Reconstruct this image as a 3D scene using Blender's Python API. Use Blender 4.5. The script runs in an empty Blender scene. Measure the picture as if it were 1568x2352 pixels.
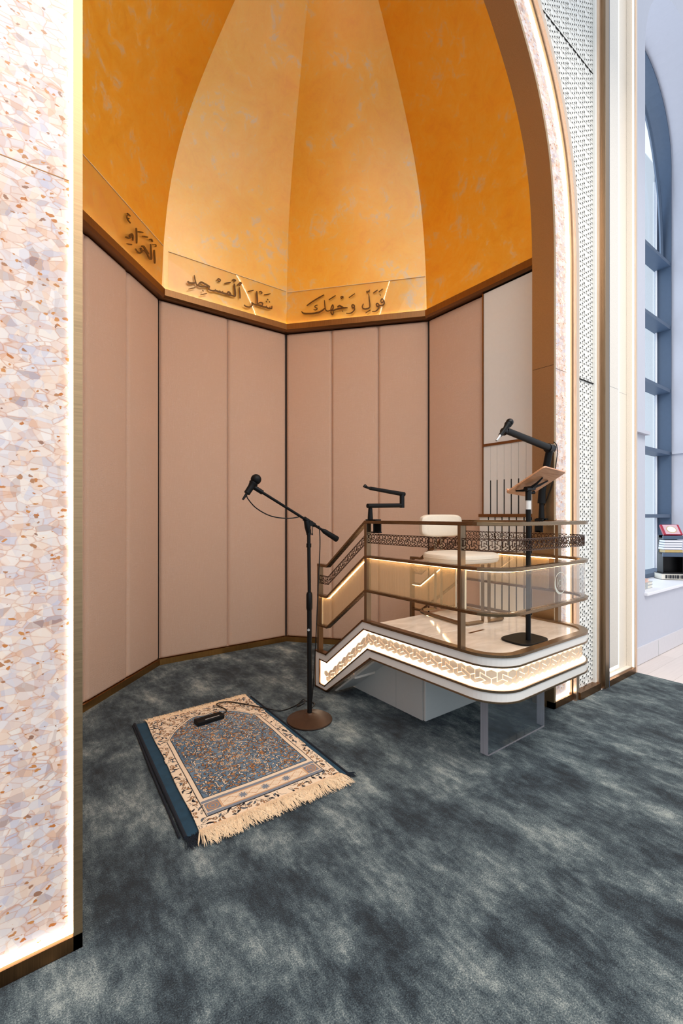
import bpy, bmesh, math, random
from mathutils import Vector, Matrix
random.seed(7)
PI = math.pi
S = bpy.context.scene
COL = S.collection

# ------------------------------------------------------------------ camera
cd = bpy.data.cameras.new('camera'); cam = bpy.data.objects.new('camera', cd); COL.objects.link(cam)
cd.sensor_fit = 'HORIZONTAL'; cd.sensor_width = 36.0; cd.lens = 1028.0/1568.0*36.0
cd.shift_y = 9.0/1568.0; cd.clip_start = 0.02
VA = math.atan2(1372, 1028)
cam.location = (0, 0, 1.30); cam.rotation_euler = (PI/2, 0, VA-PI/2)
S.camera = cam
# ------------------------------------------------------------------ world, light, exposure
S.view_settings.view_transform = 'Standard'; S.view_settings.look = 'None'
S.view_settings.exposure = 0.0; S.view_settings.gamma = 1.0; S.view_settings.use_curve_mapping = False
w = bpy.data.worlds.new('world'); S.world = w; w.use_nodes = True
bgn = w.node_tree.nodes['Background']; bgn.inputs[0].default_value = (0.84, 0.91, 1.0, 1); bgn.inputs[1].default_value = 1.15
def area(name, loc, rot, sx, sy, power, color):
    l = bpy.data.lights.new(name, 'AREA'); l.shape = 'RECTANGLE'; l.size = sx; l.size_y = sy; l.energy = power; l.color = color
    o = bpy.data.objects.new(name, l); COL.objects.link(o); o.location = loc; o.rotation_euler = rot
    return o
area('hall_ceiling_light', (1.6, -1.6, 5.6), (math.radians(-12), 0, 0), 5.0, 3.0, 360, (1.0, 0.92, 0.82))

area('window_daylight', (5.6, 3.3, 3.4), (math.radians(-90), 0, 0), 3.2, 5.6, 110, (0.80, 0.90, 1.0))

# ------------------------------------------------------------------ helpers
def lin(c):
    return tuple(((v/255.0)/12.92 if v/255.0 <= .04045 else ((v/255.0+.055)/1.055)**2.4) for v in c)
ORG = {}
class MB:
    def __init__(s): s.v = []; s.f = []; s.col = None
    def add(s, vs, fs):
        n = len(s.v); s.v += [tuple(p) for p in vs]; s.f += [tuple(i+n for i in f) for f in fs]
    def box(s, a, b):
        x0,y0,z0 = a; x1,y1,z1 = b
        s.add([(x0,y0,z0),(x1,y0,z0),(x1,y1,z0),(x0,y1,z0),(x0,y0,z1),(x1,y0,z1),(x1,y1,z1),(x0,y1,z1)],
              [(0,3,2,1),(4,5,6,7),(0,1,5,4),(1,2,6,5),(2,3,7,6),(3,0,4,7)])
        return s
    def obox(s, c, ax, ay, az):
        c = Vector(c); ax = Vector(ax); ay = Vector(ay); az = Vector(az)
        vs = [c+i*ax+j*ay+k*az for k in (-1,1) for j in (-1,1) for i in (-1,1)]
        s.add(vs, [(0,2,3,1),(4,5,7,6),(0,1,5,4),(1,3,7,5),(3,2,6,7),(2,0,4,6)]); return s
    def prism(s, poly, z0, z1):
        n = len(poly); s.add([(p[0],p[1],z0) for p in poly]+[(p[0],p[1],z1) for p in poly],
            [tuple(range(n-1,-1,-1)), tuple(range(n,2*n))]+[(i,(i+1)%n,n+(i+1)%n,n+i) for i in range(n)]); return s
    def prism_yz(s, poly, x0, x1):
        n = len(poly); s.add([(x0,p[0],p[1]) for p in poly]+[(x1,p[0],p[1]) for p in poly],
            [tuple(range(n)), tuple(range(2*n-1,n-1,-1))]+[(i,n+i,n+(i+1)%n,(i+1)%n) for i in range(n)]); return s
    def ring_loft(s, rings, close=True, cap=True):
        n = len(rings[0]); base = len(s.v)
        for r in rings: s.v += [tuple(p) for p in r]
        for k in range(len(rings)-1):
            for i in range(n if close else n-1):
                j = (i+1) % n
                s.f.append((base+k*n+i, base+k*n+j, base+(k+1)*n+j, base+(k+1)*n+i))
        if cap and close:
            s.f.append(tuple(base+i for i in range(n-1,-1,-1))); s.f.append(tuple(base+(len(rings)-1)*n+i for i in range(n)))
        return s
    def tube(s, pts, r, n=10):
        pts = [Vector(p) for p in pts]; rs = r if isinstance(r, (list, tuple)) else [r]*len(pts)
        up = None; rings = []
        for i, p in enumerate(pts):
            d = (pts[min(i+1,len(pts)-1)]-pts[max(i-1,0)]).normalized()
            if up is None:
                up = Vector((0,0,1)) if abs(d.z) < .9 else Vector((1,0,0))
            u = (up-d*up.dot(d)).normalized(); up = u; v = d.cross(u)
            rings.append([p+rs[i]*(math.cos(2*PI*k/n)*u+math.sin(2*PI*k/n)*v) for k in range(n)])
        return s.ring_loft(rings)
    def cyl(s, a, b, r0, r1=None, n=24): return s.tube([a, b], [r0, r0 if r1 is None else r1], n)
    def lathe(s, c, prof, n=40, axis=None):
        ax = Vector(axis).normalized() if axis else Vector((0,0,1))
        u = Vector((1,0,0)) if abs(ax.x) < .9 else Vector((0,1,0)); u = (u-ax*u.dot(ax)).normalized(); v = ax.cross(u); c = Vector(c)
        return s.ring_loft([[c+ax*z+max(r,1e-5)*(math.cos(2*PI*k/n)*u+math.sin(2*PI*k/n)*v) for k in range(n)] for r, z in prof])
    def build(s, name, mat, parent=None, label=None, smooth=False, bevel=0, loc=None, seg=2):
        me = bpy.data.meshes.new(name); o = bpy.data.objects.new(name, me); COL.objects.link(o)
        if parent is not None:
            off = ORG[parent.name]; o.parent = parent
        elif loc is not None: off = Vector(loc)
        else:
            xs=[p[0] for p in s.v]; ys=[p[1] for p in s.v]; zs=[p[2] for p in s.v]
            off = Vector(((min(xs)+max(xs))/2,(min(ys)+max(ys))/2,min(zs)))
        if parent is None: o.location = off
        ORG[o.name] = off
        me.from_pydata([(p[0]-off.x,p[1]-off.y,p[2]-off.z) for p in s.v], [], s.f)
        bm = bmesh.new(); bm.from_mesh(me); bmesh.ops.recalc_face_normals(bm, faces=bm.faces); bm.to_mesh(me); bm.free()
        me.materials.append(mat)
        if smooth:
            for p in me.polygons: p.use_smooth = True
            bpy.context.view_layer.objects.active = o
            try:
                me.set_sharp_from_angle(angle=math.radians(40))
            except Exception: pass
        if bevel:
            b = o.modifiers.new('bevel', 'BEVEL'); b.width = bevel; b.segments = seg; b.limit_method = 'ANGLE'; b.angle_limit = math.radians(40)
            b.harden_normals = False
        if label: o['label'] = label
        return o
def tag(o, label=None, cat=None, group=None, kind=None):
    if label: o['label'] = label
    if cat: o['category'] = cat
    if group: o['group'] = group
    if kind: o['kind'] = kind
    return o
def thing(name, loc, label, cat, group=None, kind=None):
    o = bpy.data.objects.new(name, None); COL.objects.link(o); o.location = loc; o.empty_display_size = .1
    ORG[o.name] = Vector(loc)
    return tag(o, label, cat, group, kind)
def struct(name, mb, mat, label=None, **k):
    return tag(mb.build(name, mat, **k), label, None, None, 'structure')
def smooth_pts(pts, n=6):
    P = [Vector(p) for p in pts]; P = [P[0]]+P+[P[-1]]; out = []
    for i in range(1, len(P)-2):
        for j in range(n):
            t = j/n; a,b,c,d = P[i-1],P[i],P[i+1],P[i+2]
            out.append(.5*((2*b)+(c-a)*t+(2*a-5*b+4*c-d)*t*t+(3*b-3*c+d-a)*t**3))
    out.append(P[-2]); return out

# ------------------------------------------------------------------ materials
def new_mat(name):
    m = bpy.data.materials.new(name); m.use_nodes = True; nt = m.node_tree
    return m, nt, nt.nodes['Principled BSDF']
def N(nt, t, **k):
    n = nt.nodes.new(t)
    for a, b in k.items(): setattr(n, a, b)
    return n
def ramp(nt, stops, interp='LINEAR'):
    r = N(nt, 'ShaderNodeValToRGB'); r.color_ramp.interpolation = interp
    e = r.color_ramp.elements
    e[0].position = stops[0][0]; e[0].color = tuple(stops[0][1])+(1,)
    e[1].position = stops[-1][0]; e[1].color = tuple(stops[-1][1])+(1,)
    for p, c in stops[1:-1]:
        x = e.new(p); x.color = tuple(c)+(1,)
    return r
def coords(nt, scale=(1,1,1), rot=(0,0,0), kind='Object'):
    tc = N(nt, 'ShaderNodeTexCoord'); mp = N(nt, 'ShaderNodeMapping'); mp.inputs['Scale'].default_value = scale; mp.inputs['Rotation'].default_value = rot
    nt.links.new(tc.outputs[kind], mp.inputs[0]); return mp.outputs[0]
def world_coords(nt, scale=(1,1,1), rot=(0,0,0)):
    g = N(nt, 'ShaderNodeNewGeometry'); mp = N(nt, 'ShaderNodeMapping'); mp.inputs['Scale'].default_value = scale; mp.inputs['Rotation'].default_value = rot
    nt.links.new(g.outputs['Position'], mp.inputs[0]); return mp.outputs[0]
def noise(nt, vec, scale, detail=4, rough=.5, dist=0):
    n = N(nt, 'ShaderNodeTexNoise'); n.inputs['Scale'].default_value = scale; n.inputs['Detail'].default_value = detail
    n.inputs['Roughness'].default_value = rough; n.inputs['Distortion'].default_value = dist
    nt.links.new(vec, n.inputs['Vector']); return n.outputs['Fac']
def bump(nt, h, strength, dist, bs):
    b = N(nt, 'ShaderNodeBump'); b.inputs['Strength'].default_value = strength; b.inputs['Distance'].default_value = dist
    nt.links.new(h, b.inputs['Height']); nt.links.new(b.outputs[0], bs.inputs['Normal']); return b
def simple(name, rgb, rough=.5, metal=0, spec=.5, var=0.04, scale=30, bmp=0, coat=0):
    m, nt, bs = new_mat(name); c = lin(rgb)
    v = world_coords(nt); f = noise(nt, v, scale)
    r = ramp(nt, [(.3, tuple(max(0,x*(1-var)) for x in c)), (.7, tuple(x*(1+var) for x in c))])
    nt.links.new(f, r.inputs[0]); nt.links.new(r.outputs[0], bs.inputs['Base Color'])
    bs.inputs['Roughness'].default_value = rough; bs.inputs['Metallic'].default_value = metal
    bs.inputs['Specular IOR Level'].default_value = spec; bs.inputs['Coat Weight'].default_value = coat
    if bmp: bump(nt, f, bmp, .002, bs)
    return m
def emit(name, rgb, strength):
    m, nt, bs = new_mat(name); bs.inputs['Base Color'].default_value = (.8,.8,.8,1)
    bs.inputs['Emission Color'].default_value = tuple(rgb)+(1,); bs.inputs['Emission Strength'].default_value = strength; return m
M = {}
def brushed(name, rgb, rough=.3, stretch=(60,60,1.2), var=.12):
    m, nt, bs = new_mat(name); c = lin(rgb)
    f = noise(nt, world_coords(nt, stretch), 6, 3)
    r = ramp(nt, [(.3, tuple(x*(1-var) for x in c)), (.7, tuple(x*(1+var) for x in c))])
    nt.links.new(f, r.inputs[0]); nt.links.new(r.outputs[0], bs.inputs['Base Color'])
    rr = N(nt, 'ShaderNodeMapRange'); rr.inputs['To Min'].default_value = rough*.8; rr.inputs['To Max'].default_value = rough*1.25
    nt.links.new(f, rr.inputs[0]); nt.links.new(rr.outputs[0], bs.inputs['Roughness'])
    bs.inputs['Metallic'].default_value = 1.0; return m
M['bronze'] = brushed('brushed_bronze', (142, 120, 96), .34)
M['bronze_dark'] = brushed('dark_bronze', (138, 100, 66), .34)
M['brass_rail'] = brushed('rail_brass', (130, 106, 80), .26, (1.5,1.5,60))
M['pale_brass'] = brushed('pale_brass', (226, 200, 176), .3)
M['cream'] = simple('cream_lacquer', (236, 232, 226), .3, var=.01)
M['white_panel'] = simple('white_lacquer_panel', (232, 232, 228), .35, var=.01)
M['grey_cab'] = simple('grey_lacquer', (200, 201, 197), .42, var=.01)
M['black'] = simple('black_powder_coat', (7, 7, 8), .55, spec=.25, var=.1)
M['black_gloss'] = simple('black_plastic', (6, 6, 7), .35, spec=.3, var=.1)
M['dark_gap'] = simple('dark_recess', (22, 20, 18), .8)
M['bronze_base'] = simple('bronze_painted_base', (72, 50, 36), .45, metal=.4, var=.08)
M['relief'] = simple('cream_relief', (240, 238, 232), .38, var=.01)
M['wall'] = simple('grey_wall_paint', (196, 198, 210), .75, var=.01)
M['wall_light'] = simple('pale_blue_plaster', (206, 218, 230), .75, var=.01)
M['frame_dark'] = simple('slate_window_frame', (74, 92, 116), .45, var=.03)
M['sill'] = simple('white_sill', (238, 238, 244), .4, var=.01)
M['leather'] = simple('ivory_leather', (228, 216, 198), .5, var=.02, bmp=.1, scale=90)
M['silver'] = simple('silver_plastic', (200, 198, 196), .35, metal=.6)
M['white_tape'] = simple('white_collar', (232, 230, 226), .5)
M['paper'] = simple('book_pages', (232, 226, 212), .8, var=.05, scale=200)
M['red_book'] = simple('crimson_book_cover', (170, 24, 56), .45)
M['gold_book'] = simple('gold_tooling', (196, 170, 110), .45)
M['pink_ornament'] = simple('pink_ornament', (214, 176, 186), .6, var=.2, scale=300)
M['charcoal'] = simple('charcoal_ink', (40, 42, 48), .6)
M['peach_book'] = simple('peach_book_cover', (226, 186, 172), .6)
M['grey_book'] = simple('grey_book_cover', (176, 178, 178), .6)
M['base_tile'] = simple('skirting_tile', (212, 208, 212), .45, var=.02)
M['letter'] = simple('bronze_lettering', (104, 72, 40), .35, metal=.7, var=.1)
M['led'] = emit('warm_led', (1.0, .84, .62), 3.6)
M['led_white'] = emit('warm_white_led', (1.0, .88, .72), 5.0)
M['led_stone'] = emit('warm_recess_led', (1.0, .88, .72), 2.6)
M['fret'] = simple('fret_bronze', (74, 48, 32), .35, metal=.6, var=.1)
M['led_rail'] = emit('warm_rail_led', (1.0, .68, .36), 20.0)
M['backing_brown'] = simple('dark_brown_backing', (52, 40, 34), .8)
M['led_soft'] = emit('cove_led', (1.0, .76, .44), 6.0)
M['reveal_bronze'] = brushed('brushed_copper_bronze', (172, 144, 110), .42, (1.5,60,60))

M['dome_led'] = emit('dome_edge_led', (1.0, .93, .82), 26.0)
def mat_gold():
    m, nt, bs = new_mat('brushed_gold_leaf')
    v = world_coords(nt); big = noise(nt, v, 1.6, 8, .68, 1.2); fine = noise(nt, v, 9, 10, .75, .8)
    mx = N(nt, 'ShaderNodeMath', operation='MULTIPLY_ADD'); mx.inputs[1].default_value = .55
    nt.links.new(fine, mx.inputs[0])
    m2 = N(nt, 'ShaderNodeMath', operation='MULTIPLY'); m2.inputs[1].default_value = .5; nt.links.new(big, m2.inputs[0]); nt.links.new(m2.outputs[0], mx.inputs[2])
    r = ramp(nt, [(.40, (.96,.44,.002)), (.5, (1.0,.53,.004)), (.57, (1.0,.58,.04)), (.67, (.80,.68,.50))])
    nt.links.new(mx.outputs[0], r.inputs[0]); nt.links.new(r.outputs[0], bs.inputs['Base Color'])
    bs.inputs['Metallic'].default_value = .78
    rr = N(nt, 'ShaderNodeMapRange'); rr.inputs['From Min'].default_value = .3; rr.inputs['From Max'].default_value = .7
    rr.inputs['To Min'].default_value = .46; rr.inputs['To Max'].default_value = .66
    nt.links.new(fine, rr.inputs[0]); nt.links.new(rr.outputs[0], bs.inputs['Roughness'])
    bs.inputs['Coat Weight'].default_value = 1; bs.inputs['Coat IOR'].default_value = 2.1; bs.inputs['Coat Roughness'].default_value = .32
    bump(nt, fine, .25, .01, bs); return m
M['gold'] = mat_gold()
def mat_fabric():
    m, nt, bs = new_mat('blush_linen')
    a = noise(nt, world_coords(nt, (14,14,420)), 1, 3, .7); b = noise(nt, world_coords(nt, (380,380,14)), 1, 3, .7); c = noise(nt, world_coords(nt), 3, 4)
    ad = N(nt, 'ShaderNodeMath', operation='ADD'); nt.links.new(a, ad.inputs[0]); nt.links.new(b, ad.inputs[1])
    ad2 = N(nt, 'ShaderNodeMath', operation='MULTIPLY_ADD'); ad2.inputs[1].default_value = .3; nt.links.new(c, ad2.inputs[0]); nt.links.new(ad.outputs[0], ad2.inputs[2])
    r = ramp(nt, [(.84, lin((170,133,111))), (1.15, lin((212,178,155))), (1.42, lin((238,211,192)))])
    mr = N(nt, 'ShaderNodeMapRange'); mr.inputs['From Max'].default_value = 2.0; nt.links.new(ad2.outputs[0], mr.inputs[0])
    for e in r.color_ramp.elements: e.position = e.position/2
    nt.links.new(mr.outputs[0], r.inputs[0]); nt.links.new(r.outputs[0], bs.inputs['Base Color'])
    bs.inputs['Roughness'].default_value = .9; bs.inputs['Specular IOR Level'].default_value = .2
    bump(nt, ad.outputs[0], .6, .003, bs); return m
M['fabric'] = mat_fabric()
def mat_carpet():
    m, nt, bs = new_mat('teal_pile_carpet')
    v = world_coords(nt, (1.9,1,1), (0,0,math.radians(-14))); big = noise(nt, v, 2.4, 9, .68, .2)
    st = noise(nt, world_coords(nt, (52,11,1), (0,0,math.radians(-14))), 1, 4, .7, .2); fine = noise(nt, world_coords(nt), 240, 3, .85)
    mid = noise(nt, world_coords(nt), 22, 6, .75)
    a1 = N(nt, 'ShaderNodeMath', operation='MULTIPLY_ADD'); a1.inputs[1].default_value = .22; nt.links.new(st, a1.inputs[0]); nt.links.new(big, a1.inputs[2])
    a3 = N(nt, 'ShaderNodeMath', operation='MULTIPLY_ADD'); a3.inputs[1].default_value = .28; nt.links.new(mid, a3.inputs[0]); nt.links.new(a1.outputs[0], a3.inputs[2])
    a2 = N(nt, 'ShaderNodeMath', operation='MULTIPLY_ADD'); a2.inputs[1].default_value = .75; nt.links.new(fine, a2.inputs[0]); nt.links.new(a3.outputs[0], a2.inputs[2])
    mr = N(nt, 'ShaderNodeMapRange'); mr.inputs['From Min'].default_value = .96; mr.inputs['From Max'].default_value = 1.36; nt.links.new(a2.outputs[0], mr.inputs[0])
    r = ramp(nt, [(0, lin((20,27,33))), (.28, lin((48,60,68))), (.6, lin((94,107,111))), (1, lin((176,182,176)))])
    nt.links.new(mr.outputs[0], r.inputs[0]); nt.links.new(r.outputs[0], bs.inputs['Base Color'])
    bs.inputs['Roughness'].default_value = .95; bs.inputs['Specular IOR Level'].default_value = .12; bs.inputs['Sheen Weight'].default_value = .1
    bump(nt, a2.outputs[0], .6, .02, bs); return m
M['carpet'] = mat_carpet()
def mat_shell():
    m, nt, bs = new_mat('mother_of_pearl_mosaic')
    def warped(scale, rot, wsc, amt):
        g = world_coords(nt, scale, rot); nz = N(nt, 'ShaderNodeTexNoise'); nz.inputs['Scale'].default_value = wsc; nz.inputs['Detail'].default_value = 3; nt.links.new(g, nz.inputs['Vector'])
        vm = N(nt, 'ShaderNodeVectorMath', operation='MULTIPLY_ADD'); vm.inputs[1].default_value = (amt,)*3; nt.links.new(nz.outputs['Color'], vm.inputs[0]); nt.links.new(g, vm.inputs[2]); return vm.outputs[0]
    def layer(vec, sc, stops, metric='MANHATTAN'):
        vo = N(nt, 'ShaderNodeTexVoronoi'); vo.distance = metric; vo.inputs['Scale'].default_value = sc; nt.links.new(vec, vo.inputs['Vector'])
        sp = N(nt, 'ShaderNodeSeparateColor'); nt.links.new(vo.outputs['Color'], sp.inputs[0]); r = ramp(nt, stops); nt.links.new(sp.outputs[0], r.inputs[0]); return vo, sp, r
    pal = [(0, lin((236,206,184))), (.18, lin((240,230,224))), (.4, lin((196,190,204))), (.6, lin((242,228,214))), (.8, lin((222,176,148))), (.9, lin((236,226,222))), (1, lin((160,128,122)))]
    v1 = warped((1,1,1.9), (0,math.radians(24),0), 9, .03); v2 = warped((1,1,.55), (0,math.radians(-38),0), 12, .03); v3 = warped((1,1,1.4), (0,math.radians(20),0), 40, .03)
    a, sa, ra = layer(v1, 26, pal, 'EUCLIDEAN'); b, sb, rb = layer(v2, 46, pal, 'EUCLIDEAN')
    mx = N(nt, 'ShaderNodeMixRGB'); mx.inputs[0].default_value = .45; nt.links.new(ra.outputs[0], mx.inputs[1]); nt.links.new(rb.outputs[0], mx.inputs[2])
    # soft brown rims inside some shards
    de = N(nt, 'ShaderNodeTexVoronoi'); de.feature = 'DISTANCE_TO_EDGE'; de.inputs['Scale'].default_value = 26; nt.links.new(v1, de.inputs['Vector'])
    rim = ramp(nt, [(.0,(1,1,1)),(.05,(.25,.25,.25)),(.11,(0,0,0))]); nt.links.new(de.outputs['Distance'], rim.inputs[0])
    k = N(nt, 'ShaderNodeMath', operation='MULTIPLY'); nt.links.new(rim.outputs[0], k.inputs[0]); nt.links.new(sa.outputs[1], k.inputs[1])
    m1 = N(nt, 'ShaderNodeMixRGB'); m1.inputs[2].default_value = lin((206,150,120))+(1,); nt.links.new(k.outputs[0], m1.inputs[0]); nt.links.new(mx.outputs[0], m1.inputs[1])
    # amber spots
    c, sc_, rc = layer(v3, 44, [(0, lin((190,112,52))), (.5, lin((206,140,80))), (1, lin((150,112,96)))], 'EUCLIDEAN')
    th = N(nt, 'ShaderNodeMath', operation='MULTIPLY_ADD'); th.inputs[1].default_value = .62; th.inputs[2].default_value = -.22; nt.links.new(sc_.outputs[2], th.inputs[0])
    df = N(nt, 'ShaderNodeMath', operation='SUBTRACT'); nt.links.new(th.outputs[0], df.inputs[0]); nt.links.new(c.outputs['Distance'], df.inputs[1])
    sm = N(nt, 'ShaderNodeMapRange'); sm.inputs['From Min'].default_value = 0; sm.inputs['From Max'].default_value = .06; nt.links.new(df.outputs[0], sm.inputs[0])
    m2 = N(nt, 'ShaderNodeMixRGB'); nt.links.new(sm.outputs[0], m2.inputs[0]); nt.links.new(m1.outputs[0], m2.inputs[1]); nt.links.new(rc.outputs[0], m2.inputs[2])
    nt.links.new(m2.outputs[0], bs.inputs['Base Color']); bs.inputs['Roughness'].default_value = .3
    bump(nt, sa.outputs[1], .35, .006, bs); return m
M['shell'] = mat_shell()
def mat_stone(name, a, b, scale=220):
    m, nt, bs = new_mat(name); f = noise(nt, world_coords(nt), scale, 2, .9)
    r = ramp(nt, [(.35, lin(a)), (.65, lin(b))]); nt.links.new(f, r.inputs[0]); nt.links.new(r.outputs[0], bs.inputs['Base Color']); bs.inputs['Roughness'].default_value = .3; return m
M['stone'] = mat_stone('speckled_cream_stone', (216,206,194), (236,228,216))
def mat_wood_floor():
    m, nt, bs = new_mat('pale_oak_floor'); v = world_coords(nt, (1,1,1))
    br = N(nt, 'ShaderNodeTexBrick'); br.inputs['Scale'].default_value = 1; br.inputs['Brick Width'].default_value = 1.4; br.inputs['Row Height'].default_value = .18; br.inputs['Mortar Size'].default_value = .002
    br.inputs['Color1'].default_value = lin((226,214,208))+(1,); br.inputs['Color2'].default_value = lin((216,204,198))+(1,); br.inputs['Mortar'].default_value = lin((196,184,176))+(1,)
    nt.links.new(v, br.inputs['Vector']); f = noise(nt, world_coords(nt, (2,30,1)), 2, 4)
    mx = N(nt, 'ShaderNodeMixRGB'); mx.blend_type = 'MULTIPLY'; mx.inputs[0].default_value = .3; nt.links.new(br.outputs[0], mx.inputs[1])
    r = ramp(nt, [(.3, (.8,.78,.76)), (.7, (1,1,1))]); nt.links.new(f, r.inputs[0]); nt.links.new(r.outputs[0], mx.inputs[2]); nt.links.new(mx.outputs[0], bs.inputs['Base Color'])
    bs.inputs['Roughness'].default_value = .45; return m
M['wood_floor'] = mat_wood_floor()
def mat_marble():
    m, nt, bs = new_mat('polished_cream_marble'); f = noise(nt, world_coords(nt, (1,2,1)), 4, 6, .6, 1.5)
    r = ramp(nt, [(.3, lin((214,202,188))), (.7, lin((240,232,222)))]); nt.links.new(f, r.inputs[0]); nt.links.new(r.outputs[0], bs.inputs['Base Color'])
    bs.inputs['Roughness'].default_value = .07; bs.inputs['Specular IOR Level'].default_value = .7; return m
M['marble'] = mat_marble()
def mat_ply():
    m, nt, bs = new_mat('warm_plywood'); f = noise(nt, world_coords(nt, (6,60,6)), 2, 4)
    r = ramp(nt, [(.3, lin((196,134,92))), (.7, lin((222,164,122)))]); nt.links.new(f, r.inputs[0]); nt.links.new(r.outputs[0], bs.inputs['Base Color']); bs.inputs['Roughness'].default_value = .3; return m
M['ply'] = mat_ply()
def mat_glass(name, tint, haze, hazecol, ior=1.45, stripes=False):
    m = bpy.data.materials.new(name); m.use_nodes = True; nt = m.node_tree; nt.nodes.clear()
    out = N(nt, 'ShaderNodeOutputMaterial'); tr = N(nt, 'ShaderNodeBsdfTransparent'); tr.inputs[0].default_value = tuple(tint)+(1,)
    gl = N(nt, 'ShaderNodeBsdfGlossy'); gl.inputs['Roughness'].default_value = .02; lw = N(nt, 'ShaderNodeLayerWeight'); lw.inputs[0].default_value = .5
    pw = N(nt, 'ShaderNodeMath', operation='POWER'); pw.inputs[1].default_value = 4.5; nt.links.new(lw.outputs['Facing'], pw.inputs[0])
    fr = N(nt, 'ShaderNodeMath', operation='MULTIPLY_ADD'); fr.inputs[1].default_value = .8; fr.inputs[2].default_value = .025; nt.links.new(pw.outputs[0], fr.inputs[0])
    mix = N(nt, 'ShaderNodeMixShader'); nt.links.new(fr.outputs[0], mix.inputs[0])
    if haze > 0:
        df = N(nt, 'ShaderNodeBsdfDiffuse'); df.inputs[0].default_value = tuple(hazecol)+(1,)
        tl = N(nt, 'ShaderNodeBsdfTranslucent'); tl.inputs[0].default_value = tuple(hazecol)+(1,)
        dt = N(nt, 'ShaderNodeMixShader'); dt.inputs[0].default_value = .5; nt.links.new(df.outputs[0], dt.inputs[1]); nt.links.new(tl.outputs[0], dt.inputs[2])
        hm = N(nt, 'ShaderNodeMixShader'); nt.links.new(tr.outputs[0], hm.inputs[1]); nt.links.new(dt.outputs[0], hm.inputs[2])
        if stripes:
            f = noise(nt, world_coords(nt, (260,260,2)), 1, 2); mr = N(nt, 'ShaderNodeMapRange')
            mr.inputs['To Min'].default_value = haze*.45; mr.inputs['To Max'].default_value = haze*1.55; nt.links.new(f, mr.inputs[0]); nt.links.new(mr.outputs[0], hm.inputs[0])
        else: hm.inputs[0].default_value = haze
        nt.links.new(hm.outputs[0], mix.inputs[1])
    else: nt.links.new(tr.outputs[0], mix.inputs[1])
    nt.links.new(gl.outputs[0], mix.inputs[2]); nt.links.new(mix.outputs[0], out.inputs[0]); return m
M['mesh_glass'] = mat_glass('bronze_mesh_glass', (.97,.93,.86), .25, (.95,.72,.42), stripes=True)
M['clear_glass'] = mat_glass('clear_glass', (.94,.95,.96), .06, (.85,.82,.78), stripes=True)
M['window_glass'] = mat_glass('window_glass', (.95,.98,1.0), 0, (1,1,1))
M['acrylic_sheet'] = mat_glass('acrylic_sheet', (.99,.98,.96), .03, (1,.95,.85))
def mat_block():
    m, nt, bs = new_mat('clear_acrylic_block'); bs.inputs['Base Color'].default_value = (.93,.96,.98,1); bs.inputs['Roughness'].default_value = .01
    bs.inputs['Transmission Weight'].default_value = 1; bs.inputs['IOR'].default_value = 1.49; return m
M['acrylic_block'] = mat_glass('clear_acrylic_block', (.86,.90,.92), .05, (.8,.85,.9))
M['acrylic_edge'] = mat_glass('acrylic_edge', (.8,.8,.84), .34, (.88,.82,.84), stripes=True)
M['etched'] = mat_glass('etched_glass', (.9,.9,.9), .92, (.86,.88,.82))
def mat_lit():
    m, nt, bs = new_mat('backlit_relief'); bs.inputs['Base Color'].default_value = lin((236,214,190))+(1,); bs.inputs['Roughness'].default_value = .5
    bs.inputs['Emission Color'].default_value = (1,.80,.58,1); bs.inputs['Emission Strength'].default_value = 1.5; return m
M['skirting_brass'] = brushed('skirting_brass', (196, 148, 88), .3)
M['lit_tile'] = simple('tan_relief_tile', (226,204,180), .5, var=.03)
M['lit'] = mat_lit()
# ================================================================== SETTING
# plan of the apse (half octagon)
PA=(1.07,4.07); PB=(2.325,4.06); PC=(3.26,2.96); PL=(0.14,3.12); PD=(3.26,1.70); PK=(0.14,1.70); OC=(1.70,2.42)
def lerp(a,b,t): return tuple(a[i]+(b[i]-a[i])*t for i in range(len(a)))
def seg_in(P,Q):
    d=Vector((Q[0]-P[0],Q[1]-P[1])).normalized(); n=Vector((d.y,-d.x))
    if n.dot(Vector((OC[0]-P[0],OC[1]-P[1])))<0: n=-n
    return d,n
mb = MB().box((-5,-6,-.12),(9.5,5.0,-.004)); struct('floor', mb, M['wood_floor'])
mb = MB().prism([(-5,-6),(4.197,-6),(4.197,1.5025),(3.668,1.5025),(3.665,1.499),(3.598,1.499),(3.597,1.514),(3.2435,1.514),(3.24,1.527),(3.2,1.527),(3.197,1.548),(2.941,1.548),(2.941,1.69),(3.22,1.71),(3.255,2.96),(2.322,4.055),(1.073,4.065),(.145,3.12),(.145,1.71),(.186,1.69),(.186,1.548),(-5,1.548)],-.003,0)
tag(mb.build('carpet', M['carpet']), 'wall to wall dark teal cut pile carpet covering the niche and hall floor', 'carpet')
# carpet seams
def apse_wall(name, P, Q, z1=3.2):
    d,n = seg_in(P,Q); P=Vector(P); Q=Vector(Q)
    struct(name, MB().prism([P-n*.031-d*.02, Q-n*.031+d*.02, Q-n*.12+d*.07, P-n*.12-d*.07],0,z1), M['backing_brown'])
apse_wall('wall_back_left', PL, PA); apse_wall('wall_back', PA, PB); apse_wall('wall_back_right', PB, PC); apse_wall('wall_right', PC, PD); apse_wall('wall_left', PK, PL)

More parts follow.
